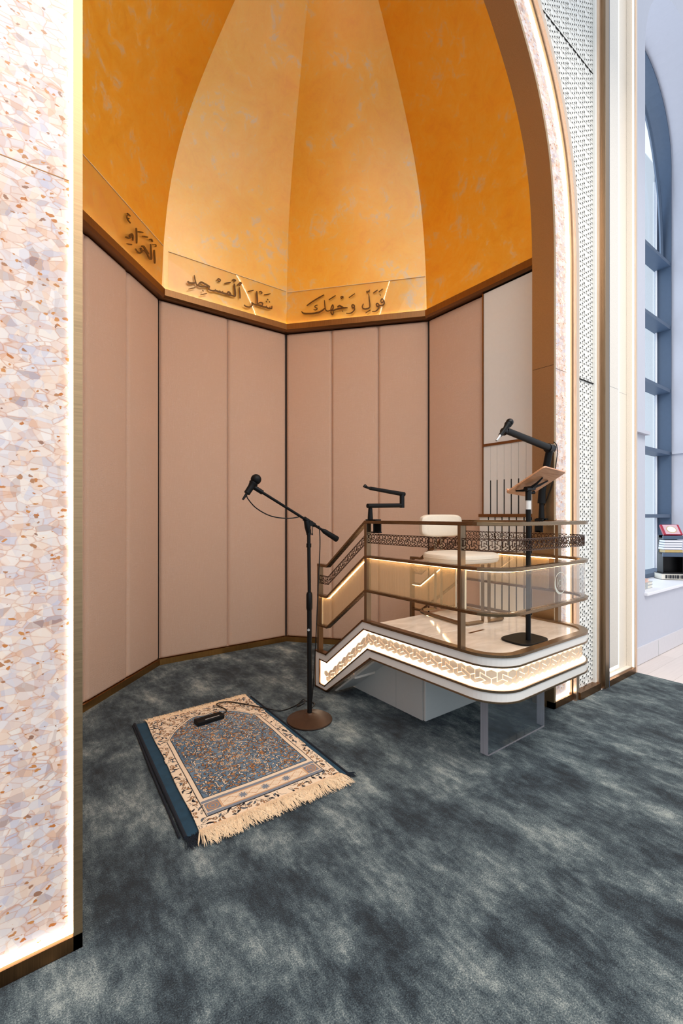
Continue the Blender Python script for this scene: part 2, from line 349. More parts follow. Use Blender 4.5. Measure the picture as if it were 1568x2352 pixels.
# padded fabric panels
def pad(P,Q,t0,t1,label,z0=.055,z1=3.185,g=.0015,r=.032,dep=.045,base=-.02):
    d,n = seg_in(P,Q); P=Vector(P); Lg=(Vector(Q)-P).length; a=t0*Lg+g; b=t1*Lg-g
    prof=[(a,base)]
    for k in range(6): th=PI/2*k/5; prof.append((a+r-r*math.cos(th), dep-.045-r+r*math.sin(th)))
    for k in range(6): th=PI/2*k/5; prof.append((b-r+r*math.sin(th), dep-.045-r+r*math.cos(th)))
    prof.append((b,base)); rings=[]
    for z,sh in ((z0,-.015),(z0+.006,-.005),(z0+.02,0),(z1-.02,0),(z1-.006,-.005),(z1,-.015)):
        rings.append([(*(P+d*u+n*(v+(sh if v>base else 0))),z) for u,v in prof])
    mb=MB().ring_loft(rings)
    tag(mb.build('wall_panel', M['fabric'], smooth=True), label, 'wall panel', 'padded linen wall panels of the niche')
pad(PA,PL,0,.343,'blush linen padded wall panel just left of the left corner of the niche')
pad(PA,PL,.343,.69,'blush linen padded wall panel directly right of the left arch jamb')
pad(PA,PL,.69,1,'blush linen padded wall panel mostly hidden behind the left arch jamb')
pad(PA,PB,0,.5,'wide blush linen padded wall panel, left one of the two behind the prayer rug')
pad(PA,PB,.5,1,'wide blush linen padded wall panel, right one of the pair, behind the floor microphone')
pad(PB,PC,0,.335,'narrow blush linen wall panel behind the boom of the floor microphone stand')
pad(PB,PC,.335,.665,'narrow blush linen wall panel behind the folded black arm of the pulpit')
pad(PB,PC,.665,1,'narrow blush linen wall panel directly left of the slanted corner and behind the chair')
pad(PC,PD,0,.51,'blush linen padded wall panel next to the white slatted cabinet wall')
pad(PL,PK,0,.5,'blush linen padded side panel deep behind the left jamb')
pad(PL,PK,.5,1,'blush linen padded side panel directly behind the left arch jamb')
# skirting, cornice
def ring_section(name, pts, prof, mat, **k):
    """prof: list of (inset,z) swept along the apse polyline"""
    rings=[]
    for i,p in enumerate(pts):
        p=Vector(p)
        ds=[]
        if i>0: ds.append(seg_in(pts[i-1],pts[i])[1])
        if i<len(pts)-1: ds.append(seg_in(pts[i],pts[i+1])[1])
        n=sum(ds,Vector((0,0)))/len(ds); n=n/(n.length**2)
        rings.append([(*(p+n*a),z) for a,z in prof])
    mb=MB().ring_loft(rings); return struct(name, mb, mat, **k)
APSE=[PK,PL,PA,PB,PC,PD]
ring_section('baseboard_niche', APSE, [(-.03,0),(.004,0),(.004,.05),(-.03,.05)], M['skirting_brass'])
ring_section('trim_cornice', APSE, [(-.03,3.19),(.045,3.19),(.065,3.205),(.065,3.262),(.0,3.262),(-.03,3.262)], M['bronze_dark'])
ring_section('trim_cove_led', APSE[1:5], [(.030,3.2625),(.042,3.2625),(.042,3.270),(.030,3.270)], M['led_soft'])

# white slatted cabinet wall on the right side of the niche
t = thing('slatted_cabinet', (3.26,2.0,.0), 'tall white lacquered cabinet wall with dark slots and bronze trims, right side of niche', 'cabinet')
MB().box((3.2408,1.70,1.29),(3.289,2.325,3.185)).build('backing', M['dark_gap'], t)
MB().box((3.236,1.70,1.905),(3.262,2.312,3.18)).build('upper_panel', M['white_panel'], t, bevel=.003)
MB().box((3.228,1.70,1.885),(3.262,2.314,1.905)).build('trim_strip', M['bronze_dark'], t)
MB().box((3.23,2.312,.0),(3.262,2.322,3.18)).build('edge_strip', M['bronze_dark'], t)
ys=[2.312,2.245,2.183,2.118,2.054,1.99,1.925,1.865,1.80,1.735,1.70]
for a,b in zip(ys,ys[1:]):
    g0=.006 if a<2.31 else 0
    mb=MB().box((3.236,b+.006,1.316),(3.2405,a-g0,1.597)); mb.box((3.236,b+.0012,1.597),(3.2405,a-(.0012 if g0 else 0),1.885)); mb.build('slat', M['white_panel'], t)
MB().box((3.195,1.70,1.290),(3.262,2.335,1.316)).build('ledge', M['bronze_dark'], t)
for a,b in zip(ys,ys[1:]):
    MB().box((3.206,b+.006,.02),(3.2105,a-.006 if a<2.31 else 2.33,1.290)).build('slat', M['white_panel'], t)
MB().box((3.2108,1.70,.0),(3.262,2.33,1.289)).build('backing', M['dark_gap'], t)

# gilded half dome
prof=[(3.262,.992),(3.5,.984),(3.7,.974),(3.9,.956),(4.05,.938),(4.2,.913),(4.35,.88),(4.5,.838),(4.65,.785),(4.8,.722),(4.95,.65),(5.1,.57),(5.25,.485),(5.4,.395),(5.55,.30),(5.7,.20),(5.85,.09),(5.95,.0)]
def _dn(P):
    Q=[P[0]]+P+[P[-1]]; out=[]
    for i in range(1,len(Q)-2):
        for j in range(6):
            t=j/6; a,b,c,d=Q[i-1],Q[i],Q[i+1],Q[i+2]; out.append(tuple(.5*((2*b[k])+(c[k]-a[k])*t+(2*a[k]-5*b[k]+4*c[k]-d[k])*t*t+(3*b[k]-3*c[k]+d[k]-a[k])*t**3) for k in (0,1)))
    return out+[P[-1]]
prof=_dn(prof)
def ribpt(K,z,s): return (OC[0]+s*(K[0]-OC[0]), OC[1]+s*(K[1]-OC[1]), z)
for nm,(P,Q) in zip(('ceiling_dome_left','ceiling_dome_back_left','ceiling_dome_back','ceiling_dome_back_right','ceiling_dome_right'), ((PK,PL),(PL,PA),(PA,PB),(PB,PC),(PC,PD))):
    mb=MB(); n=len(prof)
    if nm=='ceiling_dome_right': Qs=lambda z,s:(OC[0]+s*(PC[0]-OC[0]),1.70,z)
    vs=[]
    for z,s in prof:
        a=ribpt(P,z,s); b=ribpt(Q,z,s)
        if Q==PD: b=(a[0],1.70,z)
        if P==PK: a=(b[0],1.70,z)
        vs+= [a,lerp(a,b,.5),b]
    mb.add(vs,[(3*i+j,3*i+j+1,3*i+4+j,3*i+3+j) for i in range(n-1) for j in (0,1)])
    o=struct(nm, mb, M['gold']); sm=o.modifiers.new('s','SOLIDIFY'); sm.thickness=.03; sm.offset=0
# LED line round the inner edge of the dome, where it meets the back of the arch wall
for sx,nm in ((1,'right'),(-1,'left')):
    rings=[]
    for z,s in prof[4:]:
        x=OC[0]+sx*max(0,(1.56*s-.035)); rings.append([(x,1.708,z),(x+sx*.012,1.708,z),(x+sx*.012,1.714,z),(x,1.714,z)])
    struct('trim_dome_led_'+nm, MB().ring_loft(rings), M['dome_led'])
# acrylic inscription panels with raised bronze lettering
LETTERS = {"AL":[[[561,3556,555,3563,557,3555,548,3565,548,3555,539,3566,540,3555,531,3567,533,3556,524,3567,526,3557,517,3567,519,3559,514,3566],[532,3563,531,3559,542,3557,541,3552,555,3547,552,3543,567,3535,557,3538,568,3526,557,3534,565,3519,554,3528,560,3514,549,3524,554,3511,544,3521,547,3509,538,3519,540,3508,531,3518,532,3507,524,3517,524,3507,517,3515,517,3507,512,3514],[545,3528,542,3533,542,3528,537,3536,539,3529,534,3537,536,3530,531,3538,531,3532,528,3538],[447,3519,436,3526,448,3510,433,3520,448,3498,430,3510,447,3486,429,3498,446,3473,428,3484,445,3458,427,3469,445,3443,427,3454,445,3427,427,3438,443,3412,428,3421,441,3402,430,3409],[580,3366,574,3375,570,3367,563,3379,556,3371,549,3383,541,3376,538,3388,527,3385,532,3393,515,3396,527,3397,507,3408,526,3399,509,3415,527,3400,514,3418,532,3403,515,3419,533,3410,512,3423,525,3423,505,3429,513,3435,504,3431,498,3446,503,3430,487,3447,498,3428,480,3443,494,3423,476,3436,492,3414,476,3424,492,3402,478,3410,492,3393,479,3400],[506,3412,515,3416,500,3413,515,3420,497,3416,512,3423,495,3419,510,3426,495,3423,504,3427],[419,3504,417,3512,402,3511,399,3523,384,3520,381,3533,367,3530,363,3542,348,3541,346,3549],[361,3506,359,3513,342,3513,339,3526,323,3523,320,3535,304,3532,300,3545,283,3545,281,3553],[255,3544,257,3549,247,3548,250,3556,239,3553,238,3564,235,3555,223,3571,230,3554,213,3569,223,3550,207,3564,216,3550,205,3559],[563,3324,561,3331,548,3330,545,3340,531,3337,528,3348,515,3345,512,3356,498,3355,496,3362],[459,3350,448,3360,454,3346,441,3358,447,3341,432,3355,437,3337,422,3354,426,3338,413,3354,412,3340,404,3356,397,3347,397,3359,381,3359,391,3364,368,3372,382,3372,358,3385,378,3378,356,3395,377,3382,359,3402,379,3387,363,3407,382,3390,371,3407,384,3392,379,3405,389,3392,385,3403,393,3393],[374,3420,370,3430,366,3422,361,3436,355,3425,346,3444,347,3428,330,3448,341,3426,319,3446,333,3423,311,3442,323,3419,302,3439,308,3415,288,3436,290,3414,273,3431,276,3413,263,3426],[369,3389,367,3398,359,3393,357,3404,346,3398,341,3413,335,3403,325,3419,325,3405,312,3422,316,3406,301,3423,308,3405,291,3423,303,3404,284,3421,298,3402,281,3416,293,3402,280,3412],[293,3402,281,3412,288,3397,274,3408,282,3390,266,3403,273,3385,256,3401,261,3384,247,3400,247,3386,237,3402,230,3395,237,3401,219,3408,240,3400,218,3418,239,3406,218,3429,239,3417,220,3444,241,3431,223,3461,243,3448,225,3478,246,3465,229,3495,247,3483,233,3511,248,3501,236,3522,249,3513],[195,3498,181,3507,197,3486,178,3498,198,3470,175,3484,197,3456,174,3470,195,3444,172,3458,194,3432,171,3446,192,3421,169,3435,191,3408,168,3422,189,3397,169,3408,186,3390,171,3398],[210,3530,211,3533,197,3538,198,3542,179,3549,178,3555,167,3556,162,3563,163,3555,154,3562,163,3550,153,3555,164,3546,156,3548,166,3543,164,3540,173,3539,172,3535,179,3535,178,3532]]],"AB":[[[221,3389,230,3395,221,3384,233,3393,224,3376,236,3389,231,3371,239,3387,240,3370,244,3387,250,3372,252,3388,260,3374,260,3390,272,3378,270,3393,283,3385,281,3397,290,3390,289,3399],[280,3461,286,3463,280,3452,288,3456,281,3440,291,3445,283,3429,293,3434,286,3418,295,3423,288,3408,298,3413,291,3398,301,3404,295,3389,304,3395,299,3381,307,3387,303,3376,309,3380],[307,3375,304,3382,311,3376,307,3384,316,3379,310,3388,323,3385,315,3392,330,3395,321,3401,338,3406,329,3413,344,3411,340,3423,349,3412,352,3426,357,3411,363,3424,369,3408,375,3422,387,3405,393,3418,408,3401,413,3412,423,3399,427,3407],[310,3380,315,3387,316,3376,322,3386,325,3372,331,3384,337,3370,340,3383,351,3373,352,3385,365,3377,365,3389,378,3381,378,3393,391,3385,391,3397,404,3390,403,3400,412,3393,412,3401],[418,3404,426,3403,415,3401,426,3399,412,3395,425,3394,410,3388,424,3390,409,3382,423,3384,409,3375,422,3378,411,3371,420,3373],[413,3371,417,3380,421,3369,425,3379,432,3366,436,3377,445,3365,447,3378,457,3367,457,3381,469,3371,468,3385,479,3374,481,3389,489,3375,493,3389,501,3374,505,3389,512,3374,517,3389,524,3374,528,3389,536,3374,540,3389,547,3374,551,3389,559,3374,563,3389,571,3374,575,3389,582,3375,587,3389,594,3375,598,3390,605,3375,609,3389,618,3376,622,3389,636,3377,639,3389,655,3378,658,3388,669,3379,672,3388],[479,3377,474,3376,481,3382,473,3380,482,3386,473,3385,482,3391,473,3389,481,3395,476,3394],[520,3383,516,3382,522,3387,515,3385,523,3390,515,3389,523,3394,515,3392,522,3397,517,3396],[550,3382,545,3380,552,3387,543,3384,552,3391,543,3388,552,3395,543,3393,550,3399,545,3397],[592,3385,584,3388,598,3390,587,3396,604,3397,594,3407,604,3399,608,3415,609,3396,620,3410,618,3389,630,3401,627,3385,635,3393],[656,3499,667,3503,655,3488,669,3494,655,3474,672,3481,657,3461,673,3467,659,3448,675,3455,661,3434,677,3441,662,3421,679,3428,663,3407,680,3412,665,3392,679,3397,667,3382,678,3385],[232,3319,231,3324,248,3326,246,3333,263,3334,261,3341,278,3342,277,3349,293,3351,292,3355],[339,3299,338,3304,354,3306,353,3313,369,3313,368,3320,384,3321,383,3328,399,3330,398,3334],[361,3340,356,3347,364,3339,356,3351,366,3340,358,3352,368,3341,359,3354,368,3345,362,3353],[493,3480,488,3483,497,3485,491,3488,503,3492,497,3497,507,3495,505,3504,511,3495,515,3505,517,3494,523,3503,521,3492,529,3499,521,3490,531,3492,520,3486,529,3485,520,3485,523,3477,516,3484,514,3474,508,3482,506,3474,501,3481,500,3475],[564,3471,563,3477,580,3476,578,3486,596,3484,594,3494,612,3491,610,3501,628,3501,627,3507],[642,3526,638,3530,647,3529,642,3535,653,3533,649,3542,657,3535,658,3546,662,3535,667,3546,667,3533,675,3544,668,3534,680,3536,666,3533,674,3526,660,3526,664,3520,654,3520,658,3515],[693,3493,687,3497,702,3502,695,3508,715,3515,707,3523,724,3524,718,3534,725,3524,729,3538,726,3524,737,3535,726,3525,739,3526,723,3521,733,3516,717,3512,725,3507,712,3505,718,3501],[707,3484,715,3487,707,3474,717,3479,707,3461,720,3466,709,3447,722,3453,710,3435,723,3440,712,3423,725,3428,713,3412,726,3416,714,3399,727,3403,715,3387,726,3390,717,3379,725,3381]],[[802,3466,800,3471,817,3472,815,3481,832,3480,830,3488,847,3488,844,3496,861,3497,860,3503],[888,3497,898,3501,888,3488,900,3493,887,3476,903,3481,888,3463,904,3469,889,3450,905,3456,890,3437,906,3443,891,3423,907,3428,892,3406,907,3411,894,3388,907,3392,896,3376,905,3379],[920,3497,917,3502,925,3499,922,3506,931,3503,929,3511,935,3504,938,3514,939,3503,945,3512,944,3501,952,3509,946,3499,956,3503,946,3498,954,3495,943,3494,948,3490,940,3491,944,3487],[971,3484,971,3489,990,3490,988,3498,1008,3498,1006,3506,1026,3506,1024,3514,1043,3516,1042,3521],[758,3325,763,3332,763,3322,769,3330,770,3317,776,3327,778,3314,783,3325,788,3313,792,3325,799,3313,801,3325,809,3315,810,3326,819,3318,817,3329,828,3323,824,3332,836,3329,829,3336,844,3338,834,3342,850,3347,839,3350,854,3358,841,3356,852,3367,842,3362,848,3374,840,3369,845,3379,838,3375],[842,3368,847,3376,847,3365,853,3374,855,3361,862,3372,866,3358,870,3370,877,3358,880,3371,888,3359,890,3373,899,3361,902,3375,909,3361,914,3375,920,3360,925,3375,931,3360,936,3374,941,3360,946,3374,951,3360,956,3374,962,3360,965,3375,972,3361,975,3375,982,3362,985,3377,992,3363,996,3377,1001,3362,1007,3377,1011,3361,1017,3375,1023,3361,1026,3374,1035,3363,1036,3375,1047,3367,1048,3377,1055,3369,1055,3378],[905,3378,902,3383,914,3384,909,3390,925,3391,921,3400,934,3396,933,3407,941,3397,945,3409,949,3396,955,3407,952,3395,963,3403,952,3391,964,3393,950,3384,961,3383,948,3380,955,3373,943,3377,944,3367,934,3374,934,3366,928,3372,927,3365],[999,3371,994,3371,1001,3376,994,3375,1002,3380,994,3379,1003,3385,995,3384,1002,3389,997,3388],[1039,3372,1034,3371,1041,3377,1033,3375,1041,3382,1033,3380,1042,3387,1034,3385,1041,3391,1036,3390],[1062,3372,1055,3371,1064,3381,1053,3378,1064,3388,1053,3385,1064,3396,1053,3393,1062,3403,1055,3401],[1013,3445,1007,3453,1017,3444,1007,3457,1018,3446,1009,3458,1020,3447,1011,3459,1020,3451,1014,3458],[999,3422,994,3430,1003,3421,994,3433,1004,3423,996,3434,1006,3424,997,3436,1006,3427,1000,3435],[1032,3429,1026,3436,1035,3428,1026,3439,1036,3429,1028,3441,1038,3430,1029,3442,1038,3434,1033,3441]]],"BC":[[[242,3424,238,3430,254,3431,249,3439,272,3440,265,3450,290,3451,284,3461,309,3461,303,3471,329,3471,323,3481,351,3482,345,3492,378,3494,372,3504,406,3507,401,3515,425,3516,422,3523],[354,3426,355,3421,347,3426,348,3420,338,3425,340,3418,329,3423,334,3416,324,3418,332,3413,322,3410,331,3409,324,3402,331,3407,332,3396,336,3403,342,3391,346,3398,347,3388,354,3393,346,3388,355,3385,345,3385,351,3379,342,3383,347,3375,338,3382,341,3373,333,3381,334,3372,328,3381,327,3373,324,3382,321,3376,319,3385,316,3379,315,3387,312,3382],[182,3373,190,3378,186,3367,195,3373,192,3358,201,3366,202,3350,208,3362,213,3345,216,3360,226,3343,227,3358,242,3341,242,3356,262,3339,262,3354,286,3337,285,3352,308,3336,307,3351,329,3336,327,3351,349,3338,345,3353,367,3340,362,3355,383,3346,376,3360,397,3352,389,3366,409,3359,401,3371,419,3366,411,3377,427,3373,420,3382,432,3379,426,3386],[423,3465,430,3464,423,3454,431,3454,423,3440,433,3439,424,3425,435,3425,425,3413,436,3413,426,3401,437,3401,428,3389,439,3390,430,3378,441,3380,434,3367,444,3371,439,3358,448,3364,445,3352,452,3360,453,3348,456,3358,462,3346,461,3357,472,3348,470,3357,483,3351,481,3359,491,3353,489,3360],[493,3356,486,3358,495,3364,488,3366,498,3375,490,3378,502,3385,493,3389,507,3394,498,3399,512,3401,503,3408,514,3403,510,3414,510,3404,520,3409,511,3399,522,3400,512,3393,523,3392,512,3386,523,3384,511,3379,522,3375,509,3373,519,3367,504,3367,513,3359,498,3361,507,3353,493,3355,502,3348,490,3350,500,3344,488,3344,499,3341,488,3336,499,3337,491,3326,502,3329,496,3316,506,3320,503,3308,508,3317,513,3308,507,3317,520,3313,510,3320,523,3321,512,3325,524,3329,513,3330,522,3339,512,3338,517,3349,510,3344,509,3357,504,3350,499,3363,495,3357,491,3367,488,3362],[516,3346,512,3354,522,3348,518,3358,532,3350,527,3362,544,3353,540,3366,558,3355,554,3368,574,3357,571,3371,591,3359,588,3372,607,3360,605,3373,623,3360,622,3374,638,3360,637,3373,649,3360,649,3372,658,3360,658,3370,665,3360,665,3368],[563,3377,557,3384,569,3380,561,3390,578,3384,569,3397,583,3386,580,3401,585,3385,591,3398,590,3381,599,3393,598,3376,605,3388,607,3371,613,3383,616,3366,622,3377,623,3364,627,3372],[613,3329,608,3338,616,3327,608,3341,617,3327,609,3342,619,3328,611,3342,619,3331,614,3340],[714,3388,718,3395,718,3384,723,3392,723,3379,731,3388,725,3376,738,3380,725,3373,739,3370,724,3367,737,3361,723,3365,733,3354,721,3365,724,3351,718,3365,715,3352,717,3365,707,3357,716,3368,703,3365,715,3374,701,3374,715,3379,701,3383,715,3382,705,3389,717,3385,709,3393,719,3388,713,3395],[728,3370,735,3371,730,3363,737,3364,731,3353,740,3353,731,3345,740,3341,727,3337,735,3331,720,3329,728,3322,712,3322,719,3314,705,3317,711,3308,697,3313,701,3303,687,3311,689,3301,675,3311,675,3302,660,3313,659,3305,649,3315,649,3308],[473,3461,470,3466,491,3469,487,3476,509,3478,505,3485,526,3487,522,3494,543,3497,540,3501],[591,3472,588,3477,596,3473,591,3480,602,3476,597,3485,607,3477,604,3487,610,3477,612,3486,614,3475,619,3484,614,3476,624,3478,614,3478,622,3471,611,3476,617,3467,606,3473,613,3464,601,3469,607,3461,595,3464,600,3458,592,3461,595,3456],[678,3461,675,3465,694,3468,690,3474,709,3477,705,3483,724,3485,720,3491,739,3495,736,3499]],[[851,3510,856,3510,851,3506,857,3506,851,3501,858,3502,852,3495,859,3500,858,3492,858,3501,863,3493,859,3501,867,3495,861,3502,870,3499,863,3505,873,3503,865,3509,873,3504,870,3512,868,3506,876,3508,869,3502,877,3505,873,3498,875,3506,879,3498,875,3506,883,3501,877,3508,886,3505,879,3509,887,3509,881,3512,888,3515,882,3516,888,3518,883,3520],[871,3475,878,3476,871,3470,879,3471,873,3464,881,3465,874,3456,883,3456,874,3447,884,3447,874,3436,885,3436,875,3425,886,3425,876,3415,888,3415,877,3405,889,3405,879,3394,890,3394,880,3382,892,3382,880,3370,892,3369,881,3360,893,3359,880,3354,892,3351,880,3350,891,3345,878,3348,887,3339,874,3345,881,3334,869,3343,874,3331,862,3341,866,3329,855,3340,857,3328,846,3339,848,3327,839,3339,839,3328,832,3341,830,3330,826,3343,822,3333,822,3346,814,3337,820,3349,809,3344,819,3352,807,3351,818,3356,806,3357,818,3360,807,3364,819,3365,809,3370,821,3371,812,3375,823,3376,814,3380,825,3381,818,3386,827,3385,820,3389],[844,3291,842,3295,858,3296,853,3303,870,3302,866,3310,883,3309,878,3316,894,3316,891,3321],[920,3479,917,3484,933,3484,928,3492,944,3491,939,3498,956,3498,951,3505,966,3506,963,3510],[975,3484,973,3489,987,3490,982,3496,997,3496,993,3503,1008,3503,1003,3509,1017,3510,1015,3514],[988,3450,983,3460,991,3448,983,3463,992,3449,984,3464,994,3450,986,3465,994,3453,989,3462],[1005,3422,1010,3418,1001,3418,1007,3412,994,3411,1002,3405,990,3403,999,3399,989,3394,1000,3394,992,3385,1001,3389,997,3378,1003,3386,1004,3375,1005,3385,1012,3375,1009,3385,1019,3378,1013,3387,1024,3383,1015,3389,1027,3390,1017,3393,1027,3399,1017,3397,1022,3408,1015,3404,1015,3416,1009,3412,1010,3422,1005,3418],[1019,3401,1025,3403,1021,3394,1029,3396,1023,3385,1034,3387,1025,3377,1036,3377,1024,3372,1035,3368,1022,3368,1031,3361,1018,3364,1026,3355,1012,3361,1018,3350,1004,3359,1008,3347,997,3357,998,3346,990,3358,989,3347,983,3359,982,3350,978,3359,976,3353],[960,3383,966,3376,956,3381,963,3373,950,3378,959,3369,945,3372,958,3366,944,3364,958,3363,946,3356,958,3359,950,3348,959,3356,957,3343,962,3355,965,3340,966,3353,972,3340,970,3353,979,3342,971,3354,985,3347,972,3354,986,3357,973,3354,980,3366,970,3361,972,3376,964,3370,966,3382,960,3378],[978,3350,984,3348,976,3346,984,3343,974,3339,983,3335,971,3332,979,3327,966,3326,974,3320,961,3320,968,3313,955,3315,962,3307,950,3311,956,3302,945,3307,950,3298,939,3306,941,3296,929,3305,930,3296,918,3306,918,3298,909,3306,909,3300]]]}
def inscription(P,Q,a,b,z1,key,label,wall_ins=.055,zb=3.263):
    d,n=seg_in(P,Q); P3=Vector(P); base=P3+n*wall_ins
    t=thing('inscription_panel', (*(base+d*(a+b)/2),zb), label, 'inscription panel', 'calligraphy panels along the cornice')
    q=[base+d*a, base+d*b]; g=n*-.005
    MB().prism([q[0],q[1],q[1]+g,q[0]+g],zb,z1).build('acrylic_sheet', M['acrylic_sheet'], t)
    MB().prism([q[0]+n*.0006,q[1]+n*.0006,q[1]+g-n*.0006,q[0]+g-n*.0006],z1,z1+.0035).build('polished_edge', M['silver_edge'], t)
    rnd=random.Random(3)
    for word in LETTERS[key]:
      mb=MB()
      for row in word:
        pts=[(row[i]/1000,row[i+1]/1000) for i in range(0,len(row),2)]; th=.006+rnd.random()*.0006
        rings=[]
        for i in range(0,len(pts),2):
            l,r=pts[i],pts[i+1]
            f=[base+d*l[0]+n*.001, base+d*r[0]+n*.001]; k=[base+d*r[0]+n*(.001+th), base+d*l[0]+n*(.001+th)]
            rings.append([(*f[0],l[1]),(*f[1],r[1]),(*k[0],r[1]),(*k[1],l[1])])
        mb.ring_loft(rings)
      mb.build('lettering', M['letter'], t)
M['silver_edge']=simple('polished_acrylic_edge',(255,236,200),.2)
inscription(PA,PL,.03,1.25,3.628,'AL','clear acrylic panel with dark Arabic calligraphy at the far left below the gold dome')
inscription(PA,PB,.06,1.222,3.598,'AB','clear acrylic panel with Arabic calligraphy above the wide left pair of wall panels')
inscription(PB,PC,.032,1.42,3.588,'BC','clear acrylic panel with Arabic calligraphy above the three narrow wall panels')

# ---------------------------------------------------------------- arch surround
XC=1.5635
half=[(1.3785,0),(1.3785,.8),(1.3785,1.6),(1.3785,2.4),(1.3785,2.8),(1.3785,3.05),(1.373,3.25),(1.358,3.43),(1.335,3.59),(1.294,3.76),(1.235,3.92),(1.158,4.08),(1.068,4.22),(.97,4.35),(.865,4.475),(.74,4.60),(.58,4.73),(.40,4.83),(.2,4.895),(0,4.92)]
def _dens(h):
    P=[h[0]]+h+[h[-1]]; out=[]
    for i in range(1,len(P)-2):
        for j in range(4):
            t=j/4; a,b,c,d=P[i-1],P[i],P[i+1],P[i+2]
            out.append(tuple(.5*((2*b[k])+(c[k]-a[k])*t+(2*a[k]-5*b[k]+4*c[k]-d[k])*t*t+(3*b[k]-3*c[k]+d[k]-a[k])*t**3) for k in (0,1)))
    return out+[h[-1]]
half=half[:1]+_dens(half[1:])
def arch_curve(d):
    out=[]
    for i,(x,z) in enumerate(half):
        a=half[max(0,i-1)]; b=half[min(len(half)-1,i+1)]; tx,tz=b[0]-a[0],b[1]-a[1]
        if i==len(half)-1: tx,tz=-1,0
        if i==0: tx,tz=0,1
        l=math.hypot(tx,tz); out.append((x+tz/l*d, z-tx/l*d if i>0 else 0))
    return [(XC+x,z) for x,z in out]+[(XC-x,z) for x,z in out[-2::-1]]
def arch_band(d0,d1,y0,y1,z0=None):
    A_=arch_curve(d0); B_=arch_curve(d1)
    if z0 is not None: A_[0]=(A_[0][0],z0);A_[-1]=(A_[-1][0],z0);B_[0]=(B_[0][0],z0);B_[-1]=(B_[-1][0],z0)
    return MB().ring_loft([[(a[0],y0,a[1]),(b[0],y0,b[1]),(b[0],y1,b[1]),(a[0],y1,a[1])] for a,b in zip(A_,B_)])
struct('trim_arch_reveal', arch_band(0,.024,1.549,1.705), M['reveal_bronze'], smooth=True)
# seam lines in the reveal
struct('wall_arch', arch_band(.024,.255,1.577,1.60), M['shell'])
struct('trim_arch_back', arch_band(.02,.60,1.60,1.705), M['white_panel'])
struct('trim_arch_led_inner', arch_band(.0245,.032,1.5695,1.5765,.05), M['led_white'])
struct('trim_arch_led_outer', arch_band(.232,.255,1.5690,1.5760,.05), M['led_white'])
struct('trim_arch_edge', arch_band(.256,.268,1.555,1.60), M['bronze'])
struct('trim_arch_outer', arch_band(.268,.308,1.528,1.60), M['pale_brass'])
for s,(xa,xb) in (('right',(2.942,3.198)),('left',(-.071,.185))):
    struct('baseboard_arch_'+s, MB().box((xa,1.549,0),(xb,1.60,.044)), M['bronze_dark'])
    struct('trim_arch_led_base_'+s, MB().box((xa+.024,1.562,.0445),(xb-.024,1.5765,.052)), M['led_white'])
# panel joints in the shell band and reveal
for (x0,x1) in ((2.967,3.172),(-.045,.16)):
    struct('trim_joint', MB().box((x0,1.5762,2.312),(x1,1.5772,2.3145)), M['bronze_dark'])
struct('trim_joint', MB().box((2.9412,1.552,2.315),(2.9422,1.70,2.3175)), M['dark_gap'])
struct('trim_joint', MB().box((.1848,1.552,2.315),(.1858,1.70,2.3175)), M['dark_gap'])
# wall behind everything above and left of the arch
oc=arch_curve(.30)
topz=7.0
def spandrel(xs, y0, y1, z1):
    """wall plane between outer arch curve and a vertical at xs"""
    right = xs>XC; pts=[p for p in oc if (p[0]>=XC if right else p[0]<=XC)]
    pts=sorted(pts,key=lambda p:p[1]); rings=[]
    for p in pts: rings.append([(p[0],y0,p[1]),(xs,y0,p[1]),(xs,y1,p[1]),(p[0],y1,p[1])])
    rings.append([(XC,y0,z1),(xs,y0,z1),(xs,y1,z1),(XC,y1,z1)])
    return MB().ring_loft(rings)
struct('wall_front_left', spandrel(-4.5,1.56,1.705,topz), M['white_panel'])
struct('wall_front_right', spandrel(3.56,1.568,1.705,topz), M['relief'])
# relief lattice on the right
SQ3=math.sqrt(3)
def unit_segs(w,s,bottom=True):
    g=[((0,s),(w/2,s/2)),((w/2,s/2),(w/2,-s/2)),((w/2,-s/2),(0,-s)),((0,-s),(-w/2,-s/2)),((-w/2,-s/2),(-w/2,s/2)),((-w/2,s/2),(0,s)),
       ((w/2,s/2),(w,s)),((w,s),(1.5*w,s/2)),
       ((w/2,-s/2),(w/2,-1.5*s)),((w/2,-1.5*s),(w,-s)),((1.5*w,-s/2),(w,0)),((w,0),(w,-s)),((w,-2*s),(1.5*w,-1.5*s)),((1.5*w,-1.5*s),(w,-s)),
       ((0,-s),(0,-2*s))]
    if bottom: g+=[((0,-2*s),(w/2,-2.5*s)),((w/2,-2.5*s),(w,-2*s)),((w,-2*s),(1.5*w,-2.5*s)),((1.5*w,-2.5*s),(2*w,-2*s))]
    return g
def rib(mb,p,q,wd,F,d0,d1,n=1):
    """box-section rib from p to q in (u,v); F(u,v,depth)->xyz"""
    dx,dy=q[0]-p[0],q[1]-p[1]; l=math.hypot(dx,dy) or 1; nx,ny=-dy/l*wd/2,dx/l*wd/2; ex,ey=dx/l*wd*.3,dy/l*wd*.3
    a=(p[0]-ex,p[1]-ey); b=(q[0]+ex,q[1]+ey); rings=[]
    for k in range(n+1):
        c=lerp(a,b,k/n)
        rings.append([F(c[0]+nx,c[1]+ny,d0),F(c[0]-nx,c[1]-ny,d0),F(c[0]-nx*.8,c[1]-ny*.8,d1),F(c[0]+nx*.8,c[1]+ny*.8,d1)])
    mb.ring_loft(rings)
